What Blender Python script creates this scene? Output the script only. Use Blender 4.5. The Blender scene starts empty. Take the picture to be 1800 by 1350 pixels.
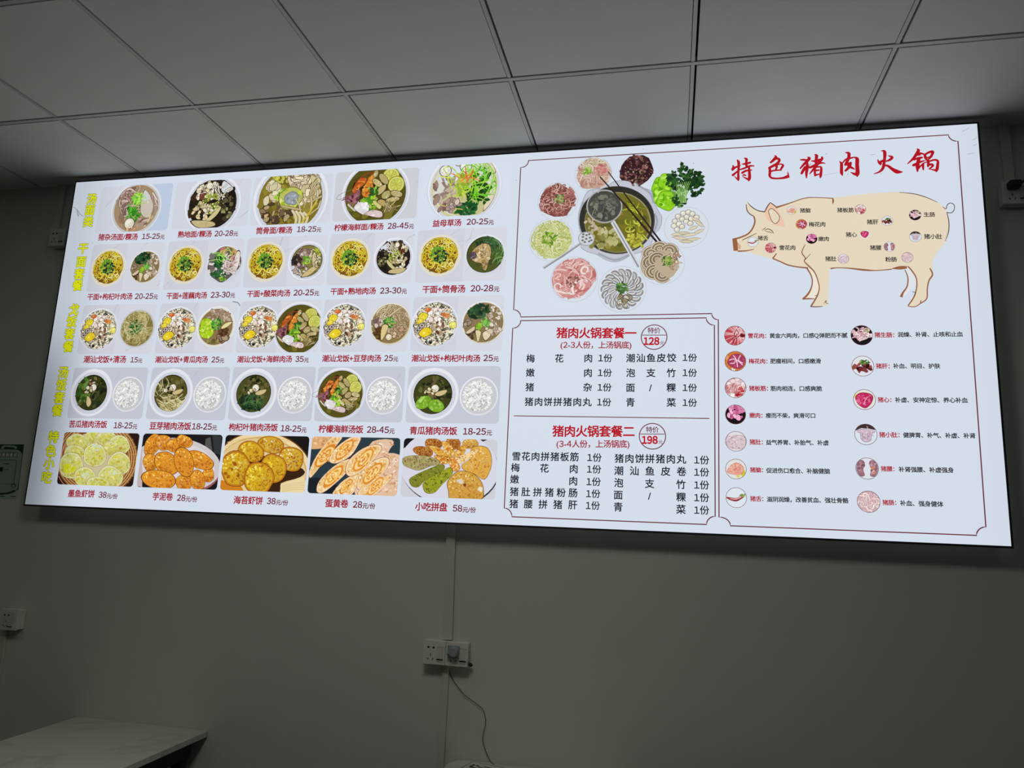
import bpy, bmesh, math, random
from math import sin, cos, pi, hypot, atan2
from mathutils import Matrix, Vector

scene = bpy.context.scene
COL = scene.collection

# ------------------------------------------------------------------ camera
F_PX, YAW, PITCH, ROLL = 1298.289, -0.2154, 0.1845, 0.0417
CEIL = 3.05
CAM = Vector((0.532, -2.728, CEIL - 1.4662))
_cy, _sy, _cp, _sp = cos(YAW), sin(YAW), cos(PITCH), sin(PITCH)
FWD = Vector((_sy * _cp, _cy * _cp, _sp))
_r = Vector((_cy, -_sy, 0)); _u = _r.cross(FWD)
RIGHT = cos(ROLL) * _r + sin(ROLL) * _u
UP = -sin(ROLL) * _r + cos(ROLL) * _u
cd = bpy.data.cameras.new('camera'); cam = bpy.data.objects.new('camera', cd); COL.objects.link(cam)
cd.sensor_width = 36.0; cd.sensor_fit = 'HORIZONTAL'; cd.lens = F_PX / 1800 * 36
cd.clip_start = 0.02; cd.clip_end = 60
M3 = Matrix((RIGHT, UP, -FWD)).transposed()
cam.matrix_world = Matrix.Translation(CAM) @ M3.to_4x4()
scene.camera = cam

def ray_to(px, py, axis, val):
    d = FWD + RIGHT * ((px - 900) / F_PX) - UP * ((py - 675) / F_PX)
    return CAM + d * ((val - CAM[axis]) / d[axis])

# ------------------------------------------------------------------ world, exposure
w = bpy.data.worlds.new('world'); scene.world = w; w.use_nodes = True
w.node_tree.nodes['Background'].inputs[0].default_value = (0.5, 0.6, 0.7, 1)
w.node_tree.nodes['Background'].inputs[1].default_value = 0.02
vs = scene.view_settings
scene.display_settings.display_device = 'sRGB'
vs.view_transform = 'Standard'; vs.look = 'None'; vs.exposure = 0.0; vs.gamma = 1.0; vs.use_curve_mapping = False
scene.cycles.max_bounces = 8
scene.cycles.diffuse_bounces = 5
scene.cycles.use_denoising = True
# the room's recessed ceiling lamps: (x, y, brightness)
LAMPS = [(-0.1, -1.75, 12.2), (-2.3, -1.9, 2.4), (1.9, -1.9, 0.9)]

# ------------------------------------------------------------------ colour and materials
def lin(c):
    c /= 255.0
    return c / 12.92 if c <= 0.04045 else ((c + 0.055) / 1.055) ** 2.4
def C(*c): return (lin(c[0]), lin(c[1]), lin(c[2]), 1.0)

def mat(name, col, rough=0.6, metal=0.0, spec=0.4, noise=0.0, nscale=6.0, bump=0.0, bscale=200.0, vein=None):
    m = bpy.data.materials.new(name); m.use_nodes = True
    nt = m.node_tree; b = nt.nodes['Principled BSDF']
    b.inputs['Base Color'].default_value = col
    b.inputs['Roughness'].default_value = rough
    b.inputs['Metallic'].default_value = metal
    b.inputs['Specular IOR Level'].default_value = spec
    tc = nt.nodes.new('ShaderNodeTexCoord')
    src = None
    if noise:
        n = nt.nodes.new('ShaderNodeTexNoise'); n.inputs['Scale'].default_value = nscale; n.inputs['Detail'].default_value = 6
        nt.links.new(tc.outputs['Object'], n.inputs['Vector'])
        mx = nt.nodes.new('ShaderNodeMix'); mx.data_type = 'RGBA'
        mx.inputs['A'].default_value = [v * (1 - noise) for v in col[:3]] + [1]
        mx.inputs['B'].default_value = [min(1, v * (1 + noise)) for v in col[:3]] + [1]
        nt.links.new(n.outputs['Fac'], mx.inputs['Factor']); src = mx.outputs['Result']
    if vein:
        n = nt.nodes.new('ShaderNodeTexNoise'); n.inputs['Scale'].default_value = vein[1]; n.inputs['Detail'].default_value = 8
        n.inputs['Distortion'].default_value = 1.2
        nt.links.new(tc.outputs['Object'], n.inputs['Vector'])
        r = nt.nodes.new('ShaderNodeValToRGB'); e = r.color_ramp.elements
        e[0].position = 0.485; e[0].color = (0, 0, 0, 1); e[1].position = 0.5; e[1].color = (1, 1, 1, 1)
        e2 = r.color_ramp.elements.new(0.53); e2.color = (0, 0, 0, 1)
        nt.links.new(n.outputs['Fac'], r.inputs['Fac'])
        mx = nt.nodes.new('ShaderNodeMix'); mx.data_type = 'RGBA'
        mx.inputs['B'].default_value = vein[0]
        if src: nt.links.new(src, mx.inputs['A'])
        else: mx.inputs['A'].default_value = col
        mul = nt.nodes.new('ShaderNodeMath'); mul.operation = 'MULTIPLY'; mul.inputs[1].default_value = 0.3
        nt.links.new(r.outputs['Color'], mul.inputs[0])
        nt.links.new(mul.outputs[0], mx.inputs['Factor']); src = mx.outputs['Result']
    if src: nt.links.new(src, b.inputs['Base Color'])
    if bump:
        n = nt.nodes.new('ShaderNodeTexNoise'); n.inputs['Scale'].default_value = bscale; n.inputs['Detail'].default_value = 4
        nt.links.new(tc.outputs['Object'], n.inputs['Vector'])
        bp = nt.nodes.new('ShaderNodeBump'); bp.inputs['Strength'].default_value = bump; bp.inputs['Distance'].default_value = 0.002
        nt.links.new(n.outputs['Fac'], bp.inputs['Height']); nt.links.new(bp.outputs['Normal'], b.inputs['Normal'])
    return m

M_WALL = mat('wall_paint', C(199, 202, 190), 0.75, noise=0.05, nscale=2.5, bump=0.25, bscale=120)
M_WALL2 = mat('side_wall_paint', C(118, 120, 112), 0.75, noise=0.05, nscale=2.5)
M_TILE = mat('ceiling_tile_board', C(222, 223, 221), 0.7, noise=0.05, nscale=5, bump=0.15, bscale=90)
M_BAR = mat('ceiling_bar_metal', C(198, 200, 200), 0.45, spec=0.5, noise=0.04)
M_VOID = mat('ceiling_void', C(8, 8, 8), 0.9, noise=0.1)
M_FLOOR = mat('floor_tile', C(78, 76, 72), 0.35, noise=0.1, nscale=3)
M_PLASTIC = mat('white_plastic', C(208, 208, 198), 0.4, spec=0.45, noise=0.03)
M_PLASTIC2 = mat('switch_plastic', C(196, 196, 186), 0.35, spec=0.5, noise=0.03)
M_TRUNK = mat('trunking_plastic', C(196, 196, 181), 0.5, noise=0.05, nscale=9)
M_SLOT = mat('socket_hole_black', C(6, 6, 6), 0.7, noise=0.1)
M_BLACK = mat('black_rubber', C(12, 12, 12), 0.5, noise=0.1)
M_GREYPLUG = mat('grey_plug_plastic', C(140, 150, 150), 0.4, noise=0.05)
M_WIRE = mat('wire_sheath', C(22, 20, 18), 0.5, noise=0.1)
M_FRAME = mat('sign_frame_dark', C(30, 31, 31), 0.5, noise=0.1)
M_BOX = mat('sign_back_sheet', C(120, 122, 122), 0.5, noise=0.05)
M_TOP = mat('table_marble', C(196, 194, 184), 0.3, spec=0.5, noise=0.03, vein=(C(120, 124, 118), 1.1))
M_LEG = mat('table_leg_black', C(14, 14, 14), 0.5, noise=0.1)
M_PAPER = mat('menu_paper', C(205, 200, 190), 0.6, noise=0.04)
M_INK = mat('printed_ink', C(20, 16, 14), 0.6, noise=0.1)
M_GREEN = mat('poster_green', C(8, 62, 30), 0.5, noise=0.08)
M_POSTER = mat('poster_white', C(200, 205, 195), 0.5, noise=0.04)
M_POSTER2 = mat('poster_pale_green', C(150, 172, 155), 0.5, noise=0.05)
M_POSTER3 = mat('poster_mint', C(176, 190, 178), 0.5, noise=0.05)

def light_material(name, strength, color):
    m = bpy.data.materials.new(name); m.use_nodes = True; nt = m.node_tree
    b = nt.nodes['Principled BSDF']; b.inputs['Base Color'].default_value = (.8, .8, .8, 1)
    b.inputs['Emission Color'].default_value = color; b.inputs['Emission Strength'].default_value = strength
    return m

def backlit(name, attr=None, col=None, sampling='AUTO'):
    """print on the light box: inks emit light; backlight falloff is painted into emission strength, dimmest lower left"""
    m = bpy.data.materials.new(name); m.use_nodes = True; nt = m.node_tree
    b = nt.nodes['Principled BSDF']
    b.inputs['Base Color'].default_value = (0.02, 0.02, 0.02, 1); b.inputs['Roughness'].default_value = 0.45
    b.inputs['Specular IOR Level'].default_value = 0.2
    if attr:
        a = nt.nodes.new('ShaderNodeAttribute'); a.attribute_name = attr
        nt.links.new(a.outputs['Color'], b.inputs['Emission Color'])
    else:
        b.inputs['Emission Color'].default_value = col
    g = nt.nodes.new('ShaderNodeNewGeometry')
    sp = nt.nodes.new('ShaderNodeSeparateXYZ'); nt.links.new(g.outputs['Position'], sp.inputs[0])
    def ramp(sock, a, b, lo, hi):
        mr = nt.nodes.new('ShaderNodeMapRange'); mr.interpolation_type = 'SMOOTHSTEP'
        for k, v in (('From Min', a), ('From Max', b), ('To Min', lo), ('To Max', hi)): mr.inputs[k].default_value = v
        nt.links.new(sock, mr.inputs['Value']); return mr.outputs['Result']
    def maths(op, a, c):
        n = nt.nodes.new('ShaderNodeMath'); n.operation = op
        for i_, v in enumerate((a, c)):
            if isinstance(v, float): n.inputs[i_].default_value = v
            else: nt.links.new(v, n.inputs[i_])
        return n.outputs[0]
    near = ramp(sp.outputs['X'], -2.13, -1.83, 1.0, 0.0); low = ramp(sp.outputs['Z'], 1.95, 2.5, 0.68, 0.22)  # painted backlight falloff: emission dims towards the left edge, most in the lower half
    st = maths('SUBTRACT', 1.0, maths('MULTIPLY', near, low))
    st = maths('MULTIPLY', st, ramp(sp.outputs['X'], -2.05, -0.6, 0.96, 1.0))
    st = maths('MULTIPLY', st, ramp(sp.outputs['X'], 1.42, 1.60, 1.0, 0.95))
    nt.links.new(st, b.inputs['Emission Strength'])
    m.cycles.emission_sampling = sampling
    return m
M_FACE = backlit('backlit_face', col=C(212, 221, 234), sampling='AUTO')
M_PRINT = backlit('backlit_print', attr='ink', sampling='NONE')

# ------------------------------------------------------------------ object helpers
def link(o, parent=None):
    COL.objects.link(o)
    if parent is not None: o.parent = parent
    return o
def empty(name, loc, label=None, cat=None, group=None):
    o = bpy.data.objects.new(name, None); o.empty_display_size = 0.05; o.location = loc; link(o)
    return tag(o, label, cat, group)
def tag(o, label=None, cat=None, group=None, kind=None):
    for k, v in (('label', label), ('category', cat), ('group', group), ('kind', kind)):
        if v: o[k] = v
    return o
def boxes(name, lst, m, parent=None, bevel=0.0, seg=2, loc=(0, 0, 0)):
    bm = bmesh.new()
    for (x0, x1, y0, y1, z0, z1) in lst:
        vs_ = [bm.verts.new(p) for p in ((x0, y0, z0), (x1, y0, z0), (x1, y1, z0), (x0, y1, z0), (x0, y0, z1), (x1, y0, z1), (x1, y1, z1), (x0, y1, z1))]
        for f in ((3, 2, 1, 0), (4, 5, 6, 7), (0, 1, 5, 4), (1, 2, 6, 5), (2, 3, 7, 6), (3, 0, 4, 7)):
            bm.faces.new([vs_[i] for i in f])
    return bmobj(name, bm, m, parent, bevel, seg, loc)
def bmobj(name, bm, m, parent=None, bevel=0.0, seg=2, loc=(0, 0, 0)):
    if bevel: bmesh.ops.bevel(bm, geom=list(bm.edges), offset=bevel, segments=seg, affect='EDGES', profile=0.5)
    bmesh.ops.recalc_face_normals(bm, faces=bm.faces)
    me = bpy.data.meshes.new(name); bm.to_mesh(me); bm.free()
    for mm in (m if isinstance(m, (list, tuple)) else [m]): me.materials.append(mm)
    o = bpy.data.objects.new(name, me); o.location = loc
    return link(o, parent)
def prism(bm, pts, y0, y1, axis='y'):
    """extrude a polygon given in (x, z) between y0 and y1 (axis y) or in (x, y) between z0 and z1 (axis z)"""
    f3 = (lambda p, d: (p[0], d, p[1])) if axis == 'y' else (lambda p, d: (p[0], p[1], d))
    a = [bm.verts.new(f3(p, y0)) for p in pts]; b = [bm.verts.new(f3(p, y1)) for p in pts]
    n = len(pts)
    bm.faces.new(a); bm.faces.new(b[::-1])
    for i in range(n): bm.faces.new((a[i], b[i], b[(i + 1) % n], a[(i + 1) % n]))
def tube(bm, pts, r, n=8, cap=True):
    pts = [Vector(p) for p in pts]; rings = []
    for i, p in enumerate(pts):
        t = (pts[min(i + 1, len(pts) - 1)] - pts[max(i - 1, 0)]).normalized()
        a = t.cross(Vector((0.31, 0.77, 0.55))).normalized(); b = t.cross(a)
        rr = r[i] if isinstance(r, (list, tuple)) else r
        rings.append([bm.verts.new(p + (a * cos(2 * pi * k / n) + b * sin(2 * pi * k / n)) * rr) for k in range(n)])
    for A, B in zip(rings, rings[1:]):
        for k in range(n): bm.faces.new((A[k], A[(k + 1) % n], B[(k + 1) % n], B[k]))
    if cap: bm.faces.new(rings[0]); bm.faces.new(rings[-1][::-1])
def rrect(x0, x1, z0, z1, r, n=5):
    out = []
    for cx, cz, a0 in ((x1 - r, z1 - r, 0), (x0 + r, z1 - r, 90), (x0 + r, z0 + r, 180), (x1 - r, z0 + r, 270)):
        for k in range(n + 1):
            a = math.radians(a0 + 90 * k / n); out.append((cx + r * cos(a), cz + r * sin(a)))
    return out
def crom(pts, n=4, closed=False):
    """smooth a polyline (Catmull-Rom) of equal-length tuples"""
    if len(pts) < 3: return list(pts)
    P = list(pts); L = len(P); out = []
    for i in range(L if closed else L - 1):
        if closed: a, b, c, d = P[i - 1], P[i], P[(i + 1) % L], P[(i + 2) % L]
        else: a, b, c, d = P[max(i - 1, 0)], P[i], P[i + 1], P[min(i + 2, L - 1)]
        for k in range(n):
            t = k / n
            out.append(tuple(0.5 * (2 * q + (r_ - p) * t + (2 * p - 5 * q + 4 * r_ - s) * t * t + (3 * q - p - 3 * r_ + s) * t ** 3) for p, q, r_, s in zip(a, b, c, d)))
    if not closed: out.append(tuple(P[-1]))
    return out

# ------------------------------------------------------------------ room shell
RX0, RX1, RY = -3.3, 2.9, -5.6
def struct(o): return tag(o, kind='structure')
struct(boxes('floor', [(RX0, RX1, RY, 0, -0.1, 0)], M_FLOOR))
wb = struct(boxes('wall_back', [(RX0, RX1, 0, 0.12, 0, CEIL + 0.1)], M_WALL))
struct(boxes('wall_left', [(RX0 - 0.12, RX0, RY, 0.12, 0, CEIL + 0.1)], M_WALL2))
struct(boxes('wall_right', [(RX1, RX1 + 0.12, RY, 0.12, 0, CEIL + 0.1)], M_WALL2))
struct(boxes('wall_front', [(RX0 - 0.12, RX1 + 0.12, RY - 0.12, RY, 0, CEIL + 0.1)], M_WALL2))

# suspended ceiling: square boards between slim bars, with dark joints either side of each bar
ys = [0.0] + [-0.53 - 0.6 * k for k in range(9)]
xs = [-3.6 + 0.6 * k for k in range(12)]
tiles = []
for i in range(len(xs) - 1):
    for j in range(len(ys) - 1):
        x0, x1 = max(xs[i] + 0.0130, RX0), min(xs[i + 1] - 0.0080, RX1)
        y1 = ys[j] - (0.0140 if j else 0.0); y0 = max(ys[j + 1] + 0.0140, RY)
        cx, cyy = (x0 + x1) / 2, (y0 + y1) / 2
        hole = any(abs(cx - lx) < 0.2 and abs(cyy - ly) < 0.31 for lx, ly, _ in LAMPS)
        if x1 > x0 and y1 > y0: tiles.append((x0, x1, y0, y1, CEIL, CEIL + 0.012))
ce = struct(boxes('ceiling', tiles, M_TILE, bevel=0.0008, seg=1))
struct(boxes('ceiling_void', [(RX0, RX1, RY, 0, CEIL + 0.03, CEIL + 0.06)], M_VOID))
bars = []
for y in ys[1:]: bars.append((RX0, RX1, y - 0.0075, y + 0.0075, CEIL - 0.001, CEIL + 0.02))
for x in xs:
    if RX0 < x < RX1: bars.append((x - 0.006, x + 0.006, RY, 0, CEIL + 0.0005, CEIL + 0.02))
struct(boxes('trim_1', bars, M_BAR))
# ------------------------------------------------------------------ the light-box menu: a flat print in board coordinates (u right, v up from the top left corner, metres)
BX0, BZ1, BY = -2.1149, CEIL - 0.0294, -0.08      # its top left corner and the depth of the box
BW, BH, BK = 3.6104, 1.4145, 1.02318              # drawn size, and the scale at which it is printed
rnd = random.Random(7)
def bd(px, py):
    p = ray_to(px, py, 1, BY); return ((p.x - BX0) / BK, (p.z - BZ1) / BK)
def zoomed(ox, oy, s): return lambda x, y: bd(ox + x / s, oy + y / s)

def clip(poly, cl):
    """clip a polygon by a convex counter-clockwise polygon"""
    out = poly
    for i in range(len(cl)):
        ax, ay = cl[i - 1]; bx, by = cl[i]; ex, ey = bx - ax, by - ay
        if abs(ex) + abs(ey) < 1e-9: continue
        src, out = out, []
        if not src: return []
        d = [ex * (q[1] - ay) - ey * (q[0] - ax) for q in src]
        for k in range(len(src)):
            p, q, dp, dq = src[k - 1], src[k], d[k - 1], d[k]
            if (dp >= 0) != (dq >= 0):
                t = dp / (dp - dq); out.append((p[0] + (q[0] - p[0]) * t, p[1] + (q[1] - p[1]) * t))
            if dq >= 0: out.append(q)
    return out
def inside(x, y, P):
    r = False
    for i in range(len(P)):
        (x1, y1), (x2, y2) = P[i - 1], P[i]
        if (y1 > y) != (y2 > y) and x < (x2 - x1) * (y - y1) / (y2 - y1) + x1: r = not r
    return r
def jit(c, a=10):
    d = rnd.uniform(-a, a)
    return tuple(max(0, min(255, v + d + rnd.uniform(-a, a) * .3)) for v in c)
def mixc(a, b, t): return tuple(p + (q - p) * t for p, q in zip(a, b))

class Art:
    """collects flat coloured shapes in painting order; builds them as one printed mesh"""
    def __init__(s, T=None, cl=None): s.P = []; s.T = T or (lambda x, y: (x, y)); s.cl = cl
    def faces(s, fl, c):
        out = []
        for f in fl:
            q = [s.T(*p) for p in f]
            if s.cl: q = clip(q, s.cl)
            if len(q) > 2: out.append(q)
        if out: s.P.append((out, c))
    def poly(s, pts, c, n=0): s.faces([crom(pts, n, True) if n else pts], c)
    def ell(s, x, y, rx, ry=None, c=(0, 0, 0), rot=0.0, n=22):
        ry = ry or rx; a, b = cos(rot), sin(rot)
        s.faces([[(x + rx * cos(t) * a - ry * sin(t) * b, y + rx * cos(t) * b + ry * sin(t) * a) for t in [2 * pi * k / n for k in range(n)]]], c)
    def blob(s, x, y, r, c, ir=.25, asp=1.0, rot=0.0, n=10, ol=None, ow=.25):
        k = [1 + rnd.uniform(-ir, ir) for _ in range(n)]; a, b = cos(rot), sin(rot)
        def pts(m):
            return [(x + (r * m) * (q * cos(t) * a - asp * q * sin(t) * b), y + (r * m) * (q * cos(t) * b + asp * q * sin(t) * a)) for q, t in ((k[i], 2 * pi * i / n) for i in range(n))]
        if ol: s.faces([pts(1 + ow)], ol)
        s.faces([pts(1)], c)
    def rib(s, pts, c, w=None, n=4):
        """ribbon along points (x, y) or (x, y, width)"""
        P = [p if len(p) > 2 else (p[0], p[1], w) for p in pts]
        P = crom(P, n) if n > 1 else P
        L, R = [], []
        for i, p in enumerate(P):
            a, b = P[max(i - 1, 0)], P[min(i + 1, len(P) - 1)]
            dx, dy = b[0] - a[0], b[1] - a[1]; d = hypot(dx, dy) or 1
            h = max(p[2], 0) / 2
            L.append((p[0] - dy / d * h, p[1] + dx / d * h)); R.append((p[0] + dy / d * h, p[1] - dx / d * h))
        s.faces([[L[i], L[i + 1], R[i + 1], R[i]] for i in range(len(P) - 1)], c)
    def leaf(s, x, y, l, wd, rot, c):
        a, b = cos(rot), sin(rot)
        s.faces([[(x + (p * l) * a - (q * wd) * b, y + (p * l) * b + (q * wd) * a) for p, q in ((-1, 0), (-.4, .8), (.3, .9), (1, .1), (.4, -.8), (-.4, -.9))]], c)
    def scat(s, n, kind, pal, size, reg=(0, 0, .9, .9), ol=None, ang=None, lim=.97, curv=2.0, asp=(.5, 1), w=.3, ow=.3, hole=0):
        for _ in range(n):
            t = rnd.uniform(0, 2 * pi); q = math.sqrt(rnd.uniform(hole, 1))
            x, y = reg[0] + reg[2] * q * cos(t), reg[1] + reg[3] * q * sin(t)
            z = rnd.uniform(size[0], size[1]); c = jit(rnd.choice(pal))
            d = hypot(x, y)
            if lim and d > lim - z * .5: x, y = x / d * (lim - z * .5), y / d * (lim - z * .5)
            a = rnd.uniform(0, pi) if ang is None else ang + rnd.uniform(-.4, .4)
            if kind == 'b': s.blob(x, y, z, c, .25, rnd.uniform(*asp), a, 9, ol, ow)
            elif kind == 'g': s.ell(x, y, z, z * w, c, a, 7)
            elif kind == 'l': s.leaf(x, y, z, z * w, a, c)
            else:
                k = rnd.uniform(-curv, curv); pts = []; px, py = x, y; m = 6
                for i in range(m):
                    d = hypot(px, py)
                    f = lim / d if lim and d > lim else 1
                    pts.append((px * f, py * f, z * w * (1 if 0 < i < m - 1 else .6)))
                    px += cos(a) * z; py += sin(a) * z; a += k * z * 2 + rnd.uniform(-.25, .25)
                if ol: s.rib([(p[0], p[1], p[2] * (1 + ow * 2)) for p in pts], ol, n=2)
                s.rib(pts, c, n=2)
    def tex(s, P, base, pal, n, size, ol=None, smooth=4, rim=None, dark=None, ddir=(0, 1), ow=1.06, kind='b'):
        """outlined shape filled with mottled colour; dark shades the printed picture towards ddir"""
        Q = crom(P, smooth, True) if smooth else P
        cx = sum(p[0] for p in Q) / len(Q); cy = sum(p[1] for p in Q) / len(Q)
        if ol: s.faces([[(cx + (p[0] - cx) * ow, cy + (p[1] - cy) * ow) for p in Q]], ol)
        s.faces([Q], rim or base)
        if rim: s.faces([[(cx + (p[0] - cx) * .9, cy + (p[1] - cy) * .9) for p in Q]], base)
        x0, x1 = min(p[0] for p in Q), max(p[0] for p in Q); y0, y1 = min(p[1] for p in Q), max(p[1] for p in Q)
        R = max(x1 - x0, y1 - y0) / 2
        for _ in range(n):
            x, y = rnd.uniform(x0, x1), rnd.uniform(y0, y1)
            if not inside(cx + (x - cx) * 1.13, cy + (y - cy) * 1.13, Q): continue
            c = jit(rnd.choice(pal), 14)
            if dark:
                t = .5 + .5 * ((x - cx) * ddir[0] + (y - cy) * ddir[1]) / R
                c = mixc(c, dark, max(0, min(1, (t - .35) * 1.2)))
            if kind == 'b': s.blob(x, y, rnd.uniform(*size), c, .35, rnd.uniform(.4, 1), rnd.uniform(0, pi), 8)
            else: s.ell(x, y, rnd.uniform(*size), size[0] * .5, c, rnd.uniform(0, pi), 6)
    def mesh(s, name, o=(0, 0)):
        V, Fc, K = [], [], []
        for i, (fl, c) in enumerate(s.P):
            y = -i * 4e-6; k = C(*c)
            for f in fl:
                b = len(V); V += [(p[0] - o[0], y, p[1] - o[1]) for p in f]
                # wind so that the face looks at the room (-y)
                ar = sum(f[j - 1][0] * f[j][1] - f[j][0] * f[j - 1][1] for j in range(len(f)))
                ix = list(range(b, b + len(f)))
                Fc.append(ix if ar > 0 else ix[::-1]); K += list(k) * len(f)
        me = bpy.data.meshes.new(name); me.from_pydata(V, [], Fc)
        at = me.attributes.new('ink', 'FLOAT_COLOR', 'CORNER'); at.data.foreach_set('color', K)
        me.materials.append(M_PRINT)
        return me

sign = empty('menu_light_box', (BX0 + BW * BK / 2, 0, BZ1 - BH * BK),
             'long white backlit menu board printed with dishes, prices and a pig, high on the wall', 'menu sign')
sign.scale = (BK, 1, BK)
def onsign(name, me, uv=(0, 0), layer=0.3, parent=None, label=None, scale=1.0):
    o = bpy.data.objects.new(name, me)
    x, z = uv[0] - BW / 2, uv[1] + BH
    y = BY - layer / 1000
    if parent is not None and parent is not sign:
        x -= parent['_at'][0]; y -= parent['_at'][1]; z -= parent['_at'][2]
    o.location = (x, y, z); o.scale = (scale, 1, scale)
    link(o, parent if parent is not None else sign)
    if label: o['label'] = label
    return o
def mark(o):                       # remembers a part's place on the sign for its sub-parts
    o['_at'] = list(o.location); return o

boxes('housing', [(-BW / 2 + 0.004, BW / 2 - 0.004, BY + 0.012, -0.001, 0.004, BH - 0.004)], M_BOX, sign, 0.003)
fr = 0.007
boxes('frame', [(-BW / 2 - fr, BW / 2 + fr, BY + 0.001, BY + 0.013, -fr, 0), (-BW / 2 - fr, BW / 2 + fr, BY + 0.001, BY + 0.013, BH, BH + fr),
                (-BW / 2 - fr, -BW / 2, BY + 0.001, BY + 0.013, 0, BH), (BW / 2, BW / 2 + fr, BY + 0.001, BY + 0.013, 0, BH)], M_FRAME, sign)
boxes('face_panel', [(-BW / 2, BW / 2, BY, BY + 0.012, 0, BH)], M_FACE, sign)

# ---- lettering
RED, DRED, INK = (158, 30, 46), (112, 28, 52), (28, 32, 42)
_gl = {}
def glyph(ch):
    if ch not in _gl:
        c = bpy.data.curves.new('t', 'FONT'); c.body = ch; c.resolution_u = 3
        o = bpy.data.objects.new('t', c); COL.objects.link(o); me = o.to_mesh()
        V = [(v.co.x, v.co.y) for v in me.vertices]; P = [list(p.vertices) for p in me.polygons]
        o.to_mesh_clear(); bpy.data.objects.remove(o); bpy.data.curves.remove(c)
        _gl[ch] = (V, P)
    return _gl[ch]
def bbox(ch):
    V = glyph(ch)[0]
    if not V: return (0, 0, .3, .3)
    X = [v[0] for v in V]; Y = [v[1] for v in V]; return (min(X), min(Y), max(X), max(Y))
_m = bbox('国'); CJ = (_m[2] - _m[0]) / .86; CYC = (_m[1] + _m[3]) / 2
def wide(ch): return chr(ord(ch) + 0xfee0) if ch in '0123456789Q' else ch      # the digits of the Chinese face
def is_cjk(ch): return ord(ch) > 0x2e00 and not (0xff10 <= ord(ch) <= 0xff19 or ord(ch) == 0xff31)
def put(A, ch, x, y, sx, sy, col, b, base_x, base_y, ang=0.0, sk=0.0):
    """glyph with its origin (base) at board point (x, y); b thickens the strokes"""
    V, P = glyph(ch); ca, sa = cos(ang), sin(ang); b *= CJ
    n = 1 if b <= 0 else 4 if b < .012 else 8 if b < .03 else 14
    fl = []
    for k in range(n):
        du, dv = (0, 0) if n == 1 else (b * cos(2 * pi * (k + .5) / n), b * sin(2 * pi * (k + .5) / n))
        Q = []
        for vx, vy in V:
            X = (vx + du - base_x) * sx + sk * (vy + dv - base_y) * sy; Y = (vy + dv - base_y) * sy
            Q.append((x + X * ca - Y * sa, y + X * sa + Y * ca))
        fl += [[Q[i] for i in f] for f in P]
    if fl: A.P.append((fl, col))
def adv(ch):
    if ch == ' ': return CJ * .32
    if is_cjk(ch): return CJ
    q = bbox(ch); return max(q[2] - q[0], CJ * .3 if ch.isdigit() else 0) + CJ * .09
def label(A, txt, pL, pR, col, b=.012, ky=1.0, small=''):
    """text stretched to run exactly from pL to pR along its middle line"""
    wd = [adv(c) * (.72 if c in small else 1) for c in map(wide, txt)]; tot = sum(wd)
    L = hypot(pR[0] - pL[0], pR[1] - pL[1]); s = L / tot; ang = atan2(pR[1] - pL[1], pR[0] - pL[0])
    x = 0
    for c, q in zip(map(wide, txt), wd):
        if c != ' ':
            f = .72 if c in small else 1.0; bb = bbox(c)
            bx = 0.0 if is_cjk(c) else (bb[0] + bb[2]) / 2 - adv(c) / 2
            off = -CJ * .14 * s if c in small else 0
            put(A, c, pL[0] + x * s * cos(ang), pL[1] + x * s * sin(ang) + off, s * f, s * f * ky, col, b, bx, CYC, ang)
        x += q
    return s
def centred(A, ch, p, em, col, b=.012, sk=0.0):
    bb = bbox(ch); s = em / CJ
    put(A, ch, p[0], p[1], s, s, col, b, (bb[0] + bb[2]) / 2 if not is_cjk(ch) else CJ / 2, CYC, 0, sk)
def spaced(A, txt, pL, pR, em, col, b):
    """characters set wide apart: first starts at pL, last ends at pR"""
    n = len(txt); L = pR[0] - pL[0]
    for i, c in enumerate(txt):
        t = i / (n - 1) if n > 1 else 0
        x = pL[0] + em / 2 + t * (L - em); centred(A, c, (x, pL[1] + (pR[1] - pL[1]) * t), em, col, b)

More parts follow.
